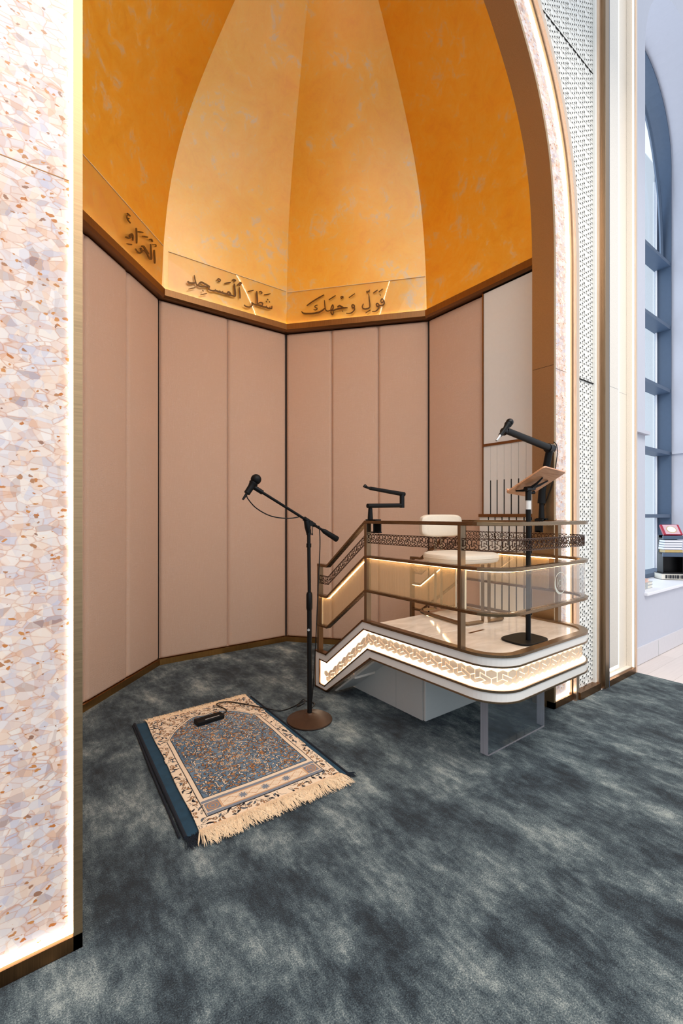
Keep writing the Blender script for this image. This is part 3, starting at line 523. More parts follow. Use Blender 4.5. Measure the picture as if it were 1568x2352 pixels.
def arch_x_at(z):
    c=[p for p in arch_curve(.32) if p[0]>=XC]; c=sorted(c,key=lambda p:p[1])
    for a,b in zip(c,c[1:]):
        if a[1]<=z<=b[1]: return a[0]+(b[0]-a[0])*(z-a[1])/(b[1]-a[1])
    return XC
def cells(w,s):
    """the four interlocking tiles of one pattern unit"""
    return [[(0,s),(-w/2,s/2),(-w/2,-s/2),(0,-s),(w/2,-s/2),(w/2,s/2)],
            [(w/2,-s/2),(w/2,-1.5*s),(w,-s),(w,0),(1.5*w,-s/2),(1.5*w,s/2),(w,s),(w/2,s/2)],
            [(0,-2*s),(w/2,-2.5*s),(w,-2*s),(1.5*w,-1.5*s),(w,-s),(w/2,-1.5*s),(w/2,-s/2),(0,-s)],
            [(w,-s),(1.5*w,-1.5*s),(w,-2*s),(1.5*w,-2.5*s),(2*w,-2*s),(2*w,-s),(1.5*w,-s/2),(w,0)]]
def inset_poly(P,g):
    n=len(P); out=[]
    for i in range(n):
        a=Vector(P[i-1]); b=Vector(P[i]); c=Vector(P[(i+1)%n]); d1=(b-a).normalized(); d2=(c-b).normalized()
        n1=Vector((-d1.y,d1.x)); n2=Vector((-d2.y,d2.x)); k=n1+n2; m_=k/max(.25,k.length_squared)*2
        out.append(tuple(b+m_*g))
    return out
def tile(mb,P,F,d0,d1,bev=.0012):
    n=len(P); Q=inset_poly(P,bev)
    mb.ring_loft([[F(x,y,d0) for x,y in P],[F(x,y,d1-bev) for x,y in P],[F(x,y,d1) for x,y in Q]])
rl=MB(); s=.035; w_=.0605; segs=unit_segs(w_,s,False)
for i in range(0,34):
    for j in range(0,51):
        x0=3.555-2*w_*i; z0=.09+3*s*j
        for p,q in segs:
            mx=(p[0]+q[0])/2+x0; mz=(p[1]+q[1])/2+z0
            if mx<3.525 and mz>.06 and mz<5.3 and mx>arch_x_at(min(mz,4.9))+.012 and abs(mz-2.295)>.006 and abs(mz-4.63)>.008:
                rib(rl,(p[0]+x0,p[1]+z0),(q[0]+x0,q[1]+z0),.0155,lambda u,v,d:(u,1.5678-d,v),0,.0042)
struct('trim_relief_joint', MB().box((2.79,1.5605,4.628),(3.535,1.5675,4.6298)), M['dark_gap'])
tag(rl.build('relief_lattice', M['relief']), 'cream geometric relief lattice covering the wall right of the arch', 'wall relief')
struct('trim_relief_joint', MB().box((3.275,1.556,2.293),(3.56,1.5675,2.297)), M['dark_gap'])
struct('baseboard_relief', MB().box((3.2435,1.515,0),(3.56,1.567,.05)), M['bronze_dark'])
struct('trim_relief_edge', MB().box((3.535,1.545,.05),(3.56,1.5675,6.9)), M['relief'])
# double bronze pilaster
t=thing('bronze_pilaster',(3.61,1.53,0),'tall stepped bronze pilaster between the cream relief wall and the lit stone recess','pilaster')
MB().box((3.56,1.528,0),(3.598,1.60,6.9)).build('inner_strip', M['pale_brass'], t, bevel=.002)
MB().box((3.598,1.500,0),(3.664,1.60,6.9)).build('outer_strip', M['bronze'], t, bevel=.003)
MB().box((3.662,1.4995,0),(3.668,1.60,6.9)).build('edge_strip', M['frame_dark'], t)
# stone recess with LEDs
struct('wall_recess_back', MB().box((3.664,1.568,.0),(4.16,1.705,6.9)), M['stone'])
t=thing('stone_slab',(3.8,1.546,.11),'tall speckled stone slab floating in the recess, edge lit by an LED line','wall slab')
MB().box((3.672,1.540,.11),(3.925,1.552,6.9)).build('slab', M['stone'], t)
MB().box((3.9255,1.546,.095),(3.950,1.5675,6.9)).build('led_line', M['led_stone'], t)
MB().box((3.672,1.546,.080),(3.950,1.5675,.0945)).build('led_line', M['led_stone'], t)
struct('wall_recess_side', MB().box((4.15,1.510,0),(4.165,1.567,6.9)), M['stone'])
struct('trim_recess_led', MB().box((4.1440,1.512,.052),(4.1495,1.520,6.9)), M['led_stone'])
struct('floor_recess', MB().box((3.668,1.53,0),(4.149,1.567,.05)), M['stone'])
struct('baseboard_recess', MB().box((3.668,1.503,0),(4.162,1.5295,.045)), M['bronze_dark'])
struct('trim_joint', MB().box((3.672,1.5392,2.312),(3.925,1.5398,2.3145)), M['grey_book']); struct('trim_joint', MB().box((3.951,1.5672,2.312),(4.149,1.5678,2.3145)), M['grey_book'])
struct('trim_recess_edge', MB().box((4.1655,1.503,0),(4.197,1.60,6.9)), M['pale_brass'])
# right hand wall with arched window opening
WX0,WX1,WZ0,WSP=4.59,6.41,.60,5.50; WR=(WX1-WX0)/2; WC=(WX0+WX1)/2
def win_arch(y, r=WR, n=24, z0=WZ0):
    pts=[(WC+r,y,z0)]+[(WC+r*math.cos(PI*k/n), y, WSP+r*math.sin(PI*k/n)) for k in range(n+1)]+[(WC-r,y,z0)]
    return pts
mb=MB(); n=24
inner=[(WX1,WZ0)]+[(WC+WR*math.cos(PI*k/n),WSP+WR*math.sin(PI*k/n)) for k in range(n+1)]+[(WX0,WZ0)]
outer=[(8.5,0)]+[(8.5 if k<=n*.25 else (4.197 if k>=n*.75 else 8.5+(4.197-8.5)*(k-n*.25)/(n*.5)), (WSP+(7-WSP)*min(1,k/(n*.25))) if k<n*.25 else (7.0 if k<=n*.75 else 7-(7-WSP)*(k-n*.75)/(n*.25))) for k in range(n+1)]+[(4.197,0)]
rings=[[(i[0],1.582,i[1]),(o_[0],1.582,o_[1]),(o_[0],2.10,o_[1]),(i[0],2.10,i[1])] for i,o_ in zip(inner,outer)]
mb.ring_loft(rings); mb.box((WX0,1.582,0),(WX1,2.10,WZ0)); mb.add([(WX1,1.582,WZ0),(8.5,1.582,0),(WX1,1.582,0),(WX1,1.582,0)],[(0,1,2)]); mb.add([(WX0,1.582,WZ0),(WX0,1.582,0),(4.197,1.582,0)],[(0,1,2)])
struct('wall_right_hall', mb, M['wall'])
struct('baseboard_right', MB().box((4.20,1.568,0),(8.5,1.5815,.148)), M['base_tile'])
for x in (4.86,5.62): struct('trim_tile_joint', MB().box((x,1.5668,0),(x+.003,1.5678,.14)), M['grey_book'])
struct('trim_picture_rail', MB().box((4.20,1.545,2.022),(4.60,1.5815,2.052)), M['wall'])
struct('trim_reveal_rail', MB().box((6.385,1.582,2.04),(6.409,1.92,2.07)), M['wall'])
struct('trim_sill', MB().box((4.57,1.555,.585),(6.42,2.06,.612)), M['sill'], bevel=.004)
# window frame
t=thing('window_1',(5.5,2.0,.60),'tall arched window with slate blue frame and deep horizontal mullions','window',kind='structure')
fr=MB(); r0=WR; A0=win_arch(1.93,WR-.001,24,.613); A1=win_arch(1.93,WR-.02,24,.613)
rings=[[A0[i],A1[i],(A1[i][0],2.10,A1[i][2]),(A0[i][0],2.10,A0[i][2])] for i in range(len(A0))]
fr.ring_loft(rings); fr.box((WX0+.02,1.93,.613),(WX1-.02,2.10,.66)); fr.build('window_frame', M['frame_dark'], t)
for z in (1.30,2.05,2.80,3.56,4.32):
    MB().box((WX0+.02,1.935,z-.02),(WX1-.02,2.10,z+.02)).build('mullion', M['frame_dark'], t)
for x in (5.05,): MB().box((x-.02,2.03,.66),(x+.02,2.09,5.3)).build('mullion', M['frame_dark'], t)
tr=MB()
for sx in (-1,1):
    tr.tube(smooth_pts([(WC+sx*.88,2.02,4.34),(WC+sx*.8,2.02,5.1),(WC+sx*.5,2.02,5.8),(WC,2.02,6.2)],6),.022,6)
tr.build('tracery', M['frame_dark'], t)
gl=MB(); gl.box((WX0+.02,2.086,.66),(WX1-.02,2.092,5.6)); gl.prism([(0,0)],0,0) if False else None
gl.build('pane', M['window_glass'], t)
MB().box((WX1-.045,2.07,.66),(WX1-.021,2.085,5.4)).build('glazing_bead', M['sill'], t)
# ================================================================== PULPIT
X0,X1=1.882,2.912; YF=1.248; RC=.19
STAIR=.33
def zo(y,ya=2.263,yv=2.70):
    return 0 if y<=ya else (-STAIR if y>=yv else -STAIR*(y-ya)/(yv-ya))
def upath(yn, yfar, ins=0, bps=(2.263,2.70)):
    """plan path: near side from y=yn to the front, round both corners, back along far side to yfar; [(x,y,nx,ny)]"""
    P=[]
    ys=sorted([yn]+[b for b in bps if b<yn],reverse=True)
    for y in ys: P.append((X0,y,1,0))
    for k in range(0,13):
        th=PI+PI/2*k/12; P.append((X0+RC+RC*math.cos(th),YF+RC+RC*math.sin(th),-math.cos(th),-math.sin(th)))
    for k in range(0,13):
        th=-PI/2+PI/2*k/12; P.append((X1-RC+RC*math.cos(th),YF+RC+RC*math.sin(th),-math.cos(th),-math.sin(th)))
    for y in sorted([yfar]+[b for b in bps if b<yfar]): P.append((X1,y,-1,0))
    return [(p[0]+p[2]*ins,p[1]+p[3]*ins,p[2],p[3]) for p in P]
def sweep(yn,yfar,prof,bps=(2.263,2.70),slope=True):
    """prof: (inset,z) polygon swept round the U"""
    rings=[]
    for x,y,nx,ny in upath(yn,yfar,0,bps):
        dz=zo(y,*bps) if slope else 0
        rings.append([(x+nx*a,y+ny*a,z+dz) for a,z in prof])
    return MB().ring_loft(rings)
def rect(a0,a1,z0,z1): return [(a0,z0),(a1,z0),(a1,z1),(a0,z1)]
pul=thing('pulpit',(2.4,1.9,0),'white and bronze curved pulpit with steps, glowing honeycomb band and acrylic leg','pulpit')
YT=2.20
# decks and bands
MB().prism([(x,y) for x,y,_,_ in upath(YT,YT,.012,())],.378,.43).build('soffit', M['grey_cab'], pul)
mb=MB().prism([(x,y) for x,y,_,_ in upath(YT,YT,.046,())],.575,.600); mb.build('deck_floor', M['marble'], pul)
dj=MB(); dj.box((1.93,1.772,.6002),(2.866,1.775,.6006)); dj.box((2.44,1.30,.6002),(2.443,2.19,.6006)); dj.build('deck_joint', M['cream'], pul)
MB().box((2.21,1.672,.6001),(2.352,1.690,.6012)).build('deck_slot', M['bronze_dark'], pul, bevel=.0005)
sweep(YT,YT,rect(0,.046,.598,.612),()).build('deck_rim', M['bronze'], pul)
sweep(YT,YT,rect(.042,.046,.598,.63),()) 
sweep(YT,YT,rect(.006,.03,.556,.598),()).build('upper_fascia', M['cream'], pul)
sweep(YT,YT,rect(.002,.04,.547,.556),()).build('fascia_bead', M['bronze'], pul)
sweep(YT,YT,rect(.038,.05,.436,.547),()).build('light_band_backing', M['lit'], pul, 'glowing warm white backing of the honeycomb band')
sweep(YT,YT,rect(.002,.04,.424,.436),()).build('fascia_bead', M['bronze'], pul)
sweep(YT,YT,rect(.006,.03,.380,.424),()).build('lower_fascia', M['cream'], pul)
sweep(YT,YT,rect(.002,.034,.371,.380),()).build('fascia_bead', M['bronze'], pul)
sweep(YT,YT,rect(.010,.036,.5435,.5465),()).build('led_strip', M['led'], pul)
sweep(YT,YT,rect(.012,.036,.4365,.4390),()).build('led_strip', M['led'], pul)
# stair stringers, near and far
def stringer(xo, sgn):
    T=[(2.85,.278),(2.71,.278),(2.288,.606),(YT,.606)]; Wt=[(2.794,.222),(2.699,.222),(2.277,.552),(YT,.552)]
    Wb=[(2.794,.041),(2.728,.041),(2.237,.430),(YT,.430)]; Bt=[(2.85,.009),(2.705,.009),(2.21,.376),(YT,.376)]
    a,b=xo+sgn*.006,xo+sgn*.030
    m=MB()
    for i in range(3):
        m.prism_yz([T[i],T[i+1],Wt[i+1],Wt[i]],a,b); m.prism_yz([Wb[i],Wb[i+1],Bt[i+1],Bt[i]],a,b)
    m.prism_yz([T[0],Wt[0],Wb[0],Bt[0]],a,b)
    m.build('stringer', M['cream'], pul)
    def line(pts,c0,c1,th,name,mat,close=False):
        m=MB(); pp=pts+[pts[0]] if close else pts
        for p,q in zip(pp,pp[1:]):
            d=Vector((q[0]-p[0],q[1]-p[1])).normalized(); n=Vector((-d.y,d.x))*th/2; e=d*th/2; P=Vector(p)-e; Q=Vector(q)+e
            m.prism_yz([tuple(P+n),tuple(Q+n),tuple(Q-n),tuple(P-n)],c0,c1)
        m.build(name,mat,pul)
    line(T,xo,xo+sgn*.046,.010,'stringer_rim',M['bronze_dark'])
    line([T[0],Bt[0]],xo+sgn*.002,xo+sgn*.03,.007,'stringer_rim',M['bronze_dark'])
    line(Bt,xo+sgn*.002,xo+sgn*.034,.009,'stringer_rim',M['bronze_dark'])
    ins=[Wt[3],Wt[2],Wt[1],Wt[0],Wb[0],Wb[1],Wb[2],Wb[3]]
    line(ins,xo+sgn*.002,xo+sgn*.040,.008,'stringer_rim',M['bronze_dark'])
    m=MB()
    for i in range(3): m.prism_yz([Wt[i],Wt[i+1],Wb[i+1],Wb[i]],xo+sgn*.038,xo+sgn*.048)
    m.build('light_band_backing', M['lit'], pul)
    off=lambda L_,dz:[(p[0],p[1]+dz) for p in L_]
    line(off(Wt,-.006),xo+sgn*.012,xo+sgn*.036,.003,'led_strip',M['led'])
    line(off(Wb,.006),xo+sgn*.012,xo+sgn*.036,.003,'led_strip',M['led'])
    line([(Wt[0][0]-.006,Wt[0][1]-.01),(Wb[0][0]-.006,Wb[0][1]+.01)],xo+sgn*.012,xo+sgn*.036,.003,'led_strip',M['led'])
stringer(X0,1); stringer(X1,-1)
# honeycomb relief in the light band
def band_fn(path, slopefn, zc):
    cum=[0]
    for a,b in zip(path,path[1:]): cum.append(cum[-1]+math.hypot(b[0]-a[0],b[1]-a[1]))
    def F(u,v,d):
        u=min(max(u,0),cum[-1]-1e-6)
        i=0
        while i<len(cum)-2 and cum[i+1]<=u: i+=1
        f=(u-cum[i])/max(1e-9,cum[i+1]-cum[i]); a,b=path[i],path[i+1]
        x,y=a[0]+(b[0]-a[0])*f,a[1]+(b[1]-a[1])*f; nx,ny=a[2]+(b[2]-a[2])*f,a[3]+(b[3]-a[3])*f
        return (x-nx*d,y-ny*d,zc+v+slopefn(y))
    return F,cum[-1]
def pattern(mb,F,Ltot,P,s,wd,d0,d1,n=1,u0=0.0,bottom=True,vc=.75):
    w=P/2; g=unit_segs(w,s,bottom); k=0
    while u0+k*P+1.0*w<Ltot+P:
        x0=u0+w/2+k*P
        for p,q in g:
            if min(p[0],q[0])+x0<.002 or max(p[0],q[0])+x0>Ltot-.002: continue
            rib(mb,(p[0]+x0,p[1]+vc*s),(q[0]+x0,q[1]+vc*s),wd,F,d0,d1,n)
        k+=1
bps=(2.257,2.71)
zs=lambda y: 0 if y<=bps[0] else (-.385 if y>=bps[1] else -.385*(y-bps[0])/(bps[1]-bps[0]))
hp=upath(2.775,2.775,.036,bps); F,Lt=band_fn(hp,zs,.490)
hm=MB(); w=.054; s=.0245; k=0
while .004+k*2*w+w<Lt+2*w:
    x0=.004+w/2+k*2*w
    for P in cells(w,s):
        P=[(x+x0,y+.75*s) for x,y in P]
        if min(p[0] for p in P)<.001 or max(p[0] for p in P)>Lt-.001: continue
        tile(hm,inset_poly(P,.0022),F,0,.0065,.001)
    k+=1
hm.build('honeycomb_relief', M['lit_tile'], pul, 'cream interlaced honeycomb pattern on the lit band')
# balustrade
YE=2.822
sweep(YE,YE,rect(0,.040,1.250,1.270)).build('handrail', M['brass_rail'], pul, bevel=.002)
sweep(YE,YE,rect(0,.040,1.024,1.041)).build('middle_rail', M['brass_rail'], pul, bevel=.002)
sweep(YE,YE,rect(0,.040,.801,.817)).build('lower_rail', M['brass_rail'], pul, bevel=.002)
sweep(YE-.03,YE-.03,rect(.028,.037,1.0200,1.0235)).build('led_strip', M['led_rail'], pul)
# two glass types: fluted sides, clear curved front
def part_sweep(path,prof):
    rings=[]
    for x,y,nx,ny in path: rings.append([(x+nx*a,y+ny*a,z+zo(y)) for a,z in prof])
    return MB().ring_loft(rings)
full=upath(YE-.045,YE-.045)
near=[p for p in full if p[0]==X0 and p[3]==0]+[(X0,1.53,1,0)]; near=sorted([p for p in near if p[1]>=1.53],key=lambda p:-p[1])
far=sorted([(X1,1.56,-1,0)]+[p for p in full if p[0]==X1 and p[3]==0 and p[1]>1.56],key=lambda p:p[1])
mid=[(X0,1.47,1,0)]+[p for p in full if not(p[3]==0 and p[1]>1.47)]+[(X1,1.50,-1,0)]
part_sweep(near,rect(.017,.025,.8185,1.020)).build('glass_panel', M['mesh_glass'], pul, 'bronze tinted mesh glass along the steps')
part_sweep(far,rect(.017,.025,.8185,1.020)).build('glass_panel', M['mesh_glass'], pul)
gfront=part_sweep(mid,rect(.017,.025,.8185,1.020)).build('glass_panel', M['clear_glass'], pul, 'clear curved front glass with etched logo')
# glass edges
for (x,y,sx) in ((X0+.016,1.528,1),(X0+.016,1.468,1),(X0+.016,YE-.047,1)):
    MB().box((x,y,.8185+zo(y)),(x+.010,y+.004,1.020+zo(y))).build('glass_edge', M['silver_edge'], pul)
# fretwork
hp=upath(YE-.01,YE-.01,.019); F,Lt=band_fn(hp,lambda y:zo(y),1.1525)
fm=MB(); pattern(fm,F,Lt,.0520,.0153,.0034,-.002,.002,1,u0=.004); 
fm2=part_sweep(upath(YE-.005,YE-.005),rect(.017,.021,1.1805,1.1845)); fm3=part_sweep(upath(YE-.005,YE-.005),rect(.017,.021,1.1205,1.1245))
for q in (fm2,fm3): fm.add(q.v,q.f)
fm.build('fretwork_band', M['fret'], pul, 'thin openwork honeycomb fret under the handrail')
# posts
def post(x0,x1,y0,y1,z0,z1): MB().box((x0,y0,z0),(x1,y1,z1)).build('post', M['bronze'], pul, bevel=.0015)
for xa,xb in ((X0+.001,X0+.041),(X1-.041,X1-.001)):
    post(xa,xb,2.240,2.266,.60,1.252); post(xa,xb,1.484,1.506,.606,1.252); post(xa,xb,2.797,2.822,.27,.925)
# steps
for i,(ya,yb,zt) in enumerate(((2.20,2.42,.40),(2.42,2.64,.20))):
    MB().box((X0+.05,ya,zt-.03),(X1-.05,yb+.02,zt)).build('step_tread', M['marble'], pul, bevel=.003)
    MB().box((X0+.05,ya-.002,zt),(X1-.05,ya+.012,zt+(.175 if i else .176))).build('step_riser', M['cream'], pul)
MB().prism_yz([(2.19,.376),(2.66,.02),(2.64,.02),(2.17,.376)],X0+.048,X1-.048).build('stair_soffit', M['grey_cab'], pul)
# cabinet under the deck
cb=MB().box((2.114,1.965,.001),(2.86,2.205,.375)); cb.box((2.114,2.2075,.001),(2.86,2.70,.07)); 
cb.prism_yz([(2.2075,.07),(2.60,.07),(2.2075,.36)],2.114,2.86)
cb.build('base_cabinet', M['grey_cab'], pul)
MB().box((2.116,1.940,.001),(3.05,1.9625,.371)).build('cabinet_front', M['grey_cab'], pul, bevel=.006)
MB().box((2.087,1.462,.001),(2.658,1.510,.370)).build('acrylic_leg', M['acrylic_block'], pul, 'thick clear acrylic slab carrying the front of the pulpit')
MB().box((2.0835,1.462,.001),(2.0868,1.510,.370)).build('polished_edge', M['acrylic_edge'], pul); MB().box((2.6582,1.462,.001),(2.6615,1.510,.370)).build('polished_edge', M['acrylic_edge'], pul); MB().box((2.087,1.4595,.0008),(2.658,1.4618,.008)).build('polished_edge', M['acrylic_edge'], pul)
# etched logo on the front glass
lg=MB(); cx,cz,yl=2.468,.926,YF+.0155; n=48; ro=.062
# crescent ring: outer circle, inner circle shifted up-right
rings=[]
for k in range(n+1):
    a=2*PI*k/n; th=.003+.011*max(0,math.cos(a-math.radians(225)))**1.5
    rings.append([(cx+ro*math.cos(a),yl,cz+ro*math.sin(a)),(cx+(ro-th)*math.cos(a),yl,cz+(ro-th)*math.sin(a)),(cx+(ro-th)*math.cos(a),yl-.0008,cz+(ro-th)*math.sin(a)),(cx+ro*math.cos(a),yl-.0008,cz+ro*math.sin(a))])
lg.ring_loft(rings,cap=False)
def stroke(pts,r=.0016):
    pts=[(cx+x,yl-.0006,cz+z) for x,z in pts]
    for a,b in zip(pts,pts[1:]):
        dx,dz=b[0]-a[0],b[2]-a[2]; l=math.hypot(dx,dz) or 1; nx,nz=-dz/l*r,dx/l*r; ex,ez=dx/l*r*.5,dz/l*r*.5
        lg.ring_loft([[(p[0]+s_*ex+nx,yl,p[2]+s_*ez+nz),(p[0]+s_*ex-nx,yl,p[2]+s_*ez-nz),(p[0]+s_*ex-nx,yl-.0008,p[2]+s_*ez-nz),(p[0]+s_*ex+nx,yl-.0008,p[2]+s_*ez+nz)] for p,s_ in ((a,-1),(b,1))])
stroke([(-.030,.028),(-.030,-.018)])
stroke([(-.006+.012*math.cos(a),.0+.018*math.sin(a)) for a in [math.radians(50+26*k) for k in range(11)]])
stroke([(.016,-.018),(.016,.010)]+[(.027+.011*math.cos(PI-PI*k/8),.010+.012*math.sin(PI*k/8)) for k in range(9)]+[(.038,-.018)])
lg.build('etched_logo', M['etched'], pul, 'frosted ring and crescent logo with small letters')

# ================================================================== CHAIR on the pulpit
chr_=thing('chair',(2.54,2.0,.60),'ivory leather chair with low backrest and bronze tube frame standing on the pulpit','chair')
ca=math.atan2(-.075,.47)   # local +y is the back
def CH(u,v,z): # local to world
    ex=Vector((.988,-.158)); ey=Vector((.158,.988)); p=Vector((2.535,2.0))+ex*u+ey*v; return (p.x,p.y,z)
def superell(a,b,e,n=48):
    o=[]
    for k in range(n):
        t_=2*PI*k/n; c,s_=math.cos(t_),math.sin(t_); o.append((a*math.copysign(abs(c)**e,c), b*math.copysign(abs(s_)**e,s_)))
    return o
rings=[]
for z,k in ((.985,.90),(.99,.97),(1.005,1.0),(1.028,1.0),(1.04,.975),(1.047,.90),(1.05,.7),(1.051,.02)):
    rings.append([CH(u*k,v*k,z) for u,v in superell(.245,.225,.78)])
MB().ring_loft(rings).build('seat', M['leather'], chr_, smooth=True)
sm=MB(); sp=[CH(u*1.002,v*1.002,1.017) for u,v in superell(.245,.225,.78)]; sm.tube(sp+[sp[0]],.0022,5); sm.build('piping', M['leather'], chr_)
rings=[]
for v,k in ((.215,.86),(.22,.95),(.23,1.0),(.262,1.0),(.275,.95),(.28,.86)):
    rings.append([CH(u*k+.035,v,1.228+w2*k) for u,w2 in superell(.190,.083,.42)])
MB().ring_loft(rings).build('backrest', M['leather'], chr_, smooth=True)
for sgn in (-1,1):
    u0=sgn*.028
    pts=[CH(u0,.235,1.17),CH(u0,.235,.64),CH(u0,.235,.615),CH(u0+sgn*.03,.235,.6145),CH(sgn*.15,.232,.6145),CH(sgn*.185,.20,.6145),CH(sgn*.19,.15,.6145),CH(sgn*.19,-.15,.6145),CH(sgn*.185,-.20,.6145),CH(sgn*.15,-.232,.6145),CH(u0+sgn*.03,-.235,.6145),CH(u0,-.235,.615),CH(u0,-.235,.64),CH(u0,-.235,.985)]
    MB().tube(pts,.0125,4).build('leg_frame', M['bronze'], chr_)
# ================================================================== LECTERN STAND
ls=thing('lectern_stand',(2.34,1.40,.612),'black pole stand with tilted wooden reading board on the pulpit','lectern')
pl=[]
for u,v in superell(.128,.098,.55,40): pl.append((2.340+u*.98+v*.1,1.402+v*.98-u*.05+.0))
MB().prism(pl,.6015,.611).build('base_plate', M['black'], ls, bevel=.002)
MB().tube([(2.327,1.372,.611),(2.332,1.374,1.336)],.0135,20).build('pole', M['black'], ls, smooth=True)
MB().tube([(2.332,1.374,1.336),(2.332,1.374,1.386)],.0142,20).build('collar', M['white_tape'], ls, smooth=True)
hd=MB(); hd.tube([(2.332,1.374,1.386),(2.333,1.374,1.44)],[.0165,.0165],20); hd.tube([(2.333,1.374,1.425),(2.37,1.36,1.432)],[.007,.009],10)
hd.tube([(2.30,1.372,1.448),(2.372,1.365,1.456)],[.014,.014],14); hd.build('clamp_head', M['black_gloss'], ls, smooth=True)
bl=Vector((2.265,1.47,1.428)); br=Vector((2.49,1.47,1.414)); tl=Vector((2.281,1.25,1.560)); trr=Vector((2.507,1.25,1.541))
nrm=(br-bl).cross(tl-bl).normalized(); 
if nrm.z<0: nrm=-nrm
rings=[]
c0=(bl+br+tl+trr)/4; ux=((br-bl)+(trr-tl))/4; uy=((tl-bl)+(trr-br))/4
rr=[]
cr=.14
for qx,qy in ((1,1),(-1,1),(-1,-1),(1,-1)):
    for k in range(6):
        a=math.atan2(qy,qx)-PI/4+PI/2*k/5; rr.append((qx*(1-cr)+cr*math.cos(a), qy*(1-cr)+cr*math.sin(a)))
MB().ring_loft([[c0+ux*a+uy*b+nrm*t_ for a,b in rr] for t_ in (0,.009)]).build('reading_board', M['ply'], ls, bevel=.0012)
MB().obox(bl*.5+br*.5+nrm*.018-uy.normalized()*-.004, ux*.8, uy.normalized()*.003, nrm*.012).build('book_lip', M['ply'], ls)
bk=MB(); cc=c0-nrm*.010
for a,b in ((-.62,-.72),(.55,.30),(-.15,.42),(.45,-.55)):
    e=c0+ux*a+uy*b-nrm*.003; bk.tube([Vector((2.335,1.37,1.450)),(Vector((2.335,1.37,1.45))+e)/2-nrm*.004,e],[.010,.007,.004],8)
bk.build('board_bracket', M['black_gloss'], ls, smooth=True)
# ================================================================== RIGHT MICROPHONE ARM
ra=thing('boom_arm',(2.9,1.61,1.27),'thick black boom arm clamped to the far handrail reaching over the reading board','boom arm')
m=MB(); m.box((2.878,1.585,1.2705),(2.93,1.64,1.285)); m.box((2.860,1.585,1.19),(2.869,1.64,1.2705)) ; m.box((2.860,1.60,1.19),(2.888,1.63,1.20)); m.box((2.86,1.585,1.2705),(2.90,1.64,1.28)); m.cyl((2.883,1.615,1.187),(2.883,1.615,1.2475),.004); m.build('clamp', M['black'], ra)
m=MB().tube([(2.90,1.613,1.285),(2.90,1.613,1.40)],[.020,.014],20); m.build('socket', M['black'], ra, smooth=True)
MB().tube([(2.90,1.613,1.385),(2.90,1.61,1.46),(2.90,1.585,1.60),(2.90,1.556,1.745)],[.026,.023,.023,.023],18).build('lower_boom', M['black'], ra, smooth=True)
m=MB().tube([(2.872,1.556,1.752),(2.93,1.556,1.752)],[.030,.030],20); m.build('elbow', M['black_gloss'], ra, smooth=True)
e1=Vector((2.90,1.556,1.752)); e2=Vector((2.30,1.50,1.775+.02))
MB().tube([e1,lerp(e1,e2,.1),lerp(e1,e2,.98)],[.024,.023,.019],18).build('upper_boom', M['black'], ra, smooth=True)
MB().tube([e2+Vector((.0,0,-.012)),e2+Vector((-.022,0,-.006))],[.022,.018],16).build('mic_clip', M['black_gloss'], ra, smooth=True)
MB().tube(smooth_pts([(2.9,1.53,1.79),(2.93,1.525,1.77),(2.945,1.53,1.70),(2.935,1.55,1.55),(2.93,1.59,1.42),(2.925,1.63,1.33)],5),.003,6).build('cable', M['black_gloss'], ra)
def microphone(name,label,c,axis,L_=.15,rb=.024,rh=.012,ball=None,plug='silver'):
    t=thing(name,c,label,'microphone'); ax=Vector(axis).normalized(); c=Vector(c)
    MB().lathe(c,[(0,-L_),(rh,-L_),(rh*1.05,-L_*.4),(rb*.80,-.012),(rb*.95,-.004),(rb*.95,.0)],28,ax).build('handle', M['black'], t, smooth=True)
    rb2=ball or rb
    pr=[(rb2*math.cos(a),rb2*.85+rb2*math.sin(a)) for a in [math.radians(-55+14.5*k) for k in range(11)]]
    MB().lathe(c,[(0.0,pr[0][1])]+pr+[(0,pr[-1][1]+.0001)],28,ax).build('grille', M['black'] if ball else M['black_gloss'], t, smooth=True)
    MB().lathe(c,[(0,-L_-.045),(.006,-L_-.045),(.008,-L_-.005),(.009,-L_)],16,ax).build('plug', M[plug], t, smooth=True)
    return t
microphone('microphone','black handheld microphone clipped at the end of the thick right boom arm',tuple(e2+Vector((.005,-.018,.03))),(.62,-.05,.62),.10,.022,.011)
# ================================================================== LEFT LOW PROFILE ARM
la=thing('boom_arm',(1.90,2.22,1.27),'slim folded black boom arm without microphone clamped beside the pulpit stair post','boom arm')
m=MB(); m.box((1.878,2.150,1.2705),(1.928,2.245,1.278)); m.box((1.9265,2.155,1.19),(1.936,2.225,1.2705)); m.box((1.908,2.15,1.190),(1.935,2.225,1.198)); m.cyl((1.912,2.20,1.187),(1.912,2.20,1.249),.004); m.build('clamp', M['black'], la)
MB().tube([(1.902,2.225,1.278),(1.902,2.225,1.355)],[.018,.013],20).build('socket', M['black'], la, smooth=True)
MB().tube([(1.870,2.215,1.365),(2.17,2.20,1.372)],.0145,18).build('lower_boom', M['black'], la, smooth=True)
MB().tube([(2.165,2.20,1.355),(2.165,2.20,1.462)],.0165,18).build('elbow', M['black_gloss'], la, smooth=True)
MB().tube([(2.185,2.20,1.448),(1.88,2.20,1.478)],[.0155,.0115],18).build('upper_boom', M['black'], la, smooth=True)
m=MB().tube([(1.88,2.20,1.478),(1.855,2.20,1.482),(1.835,2.20,1.492),(1.825,2.20,1.486)],[.010,.008,.012,.006],12); m.build('tip_joint', M['black_gloss'], la, smooth=True)
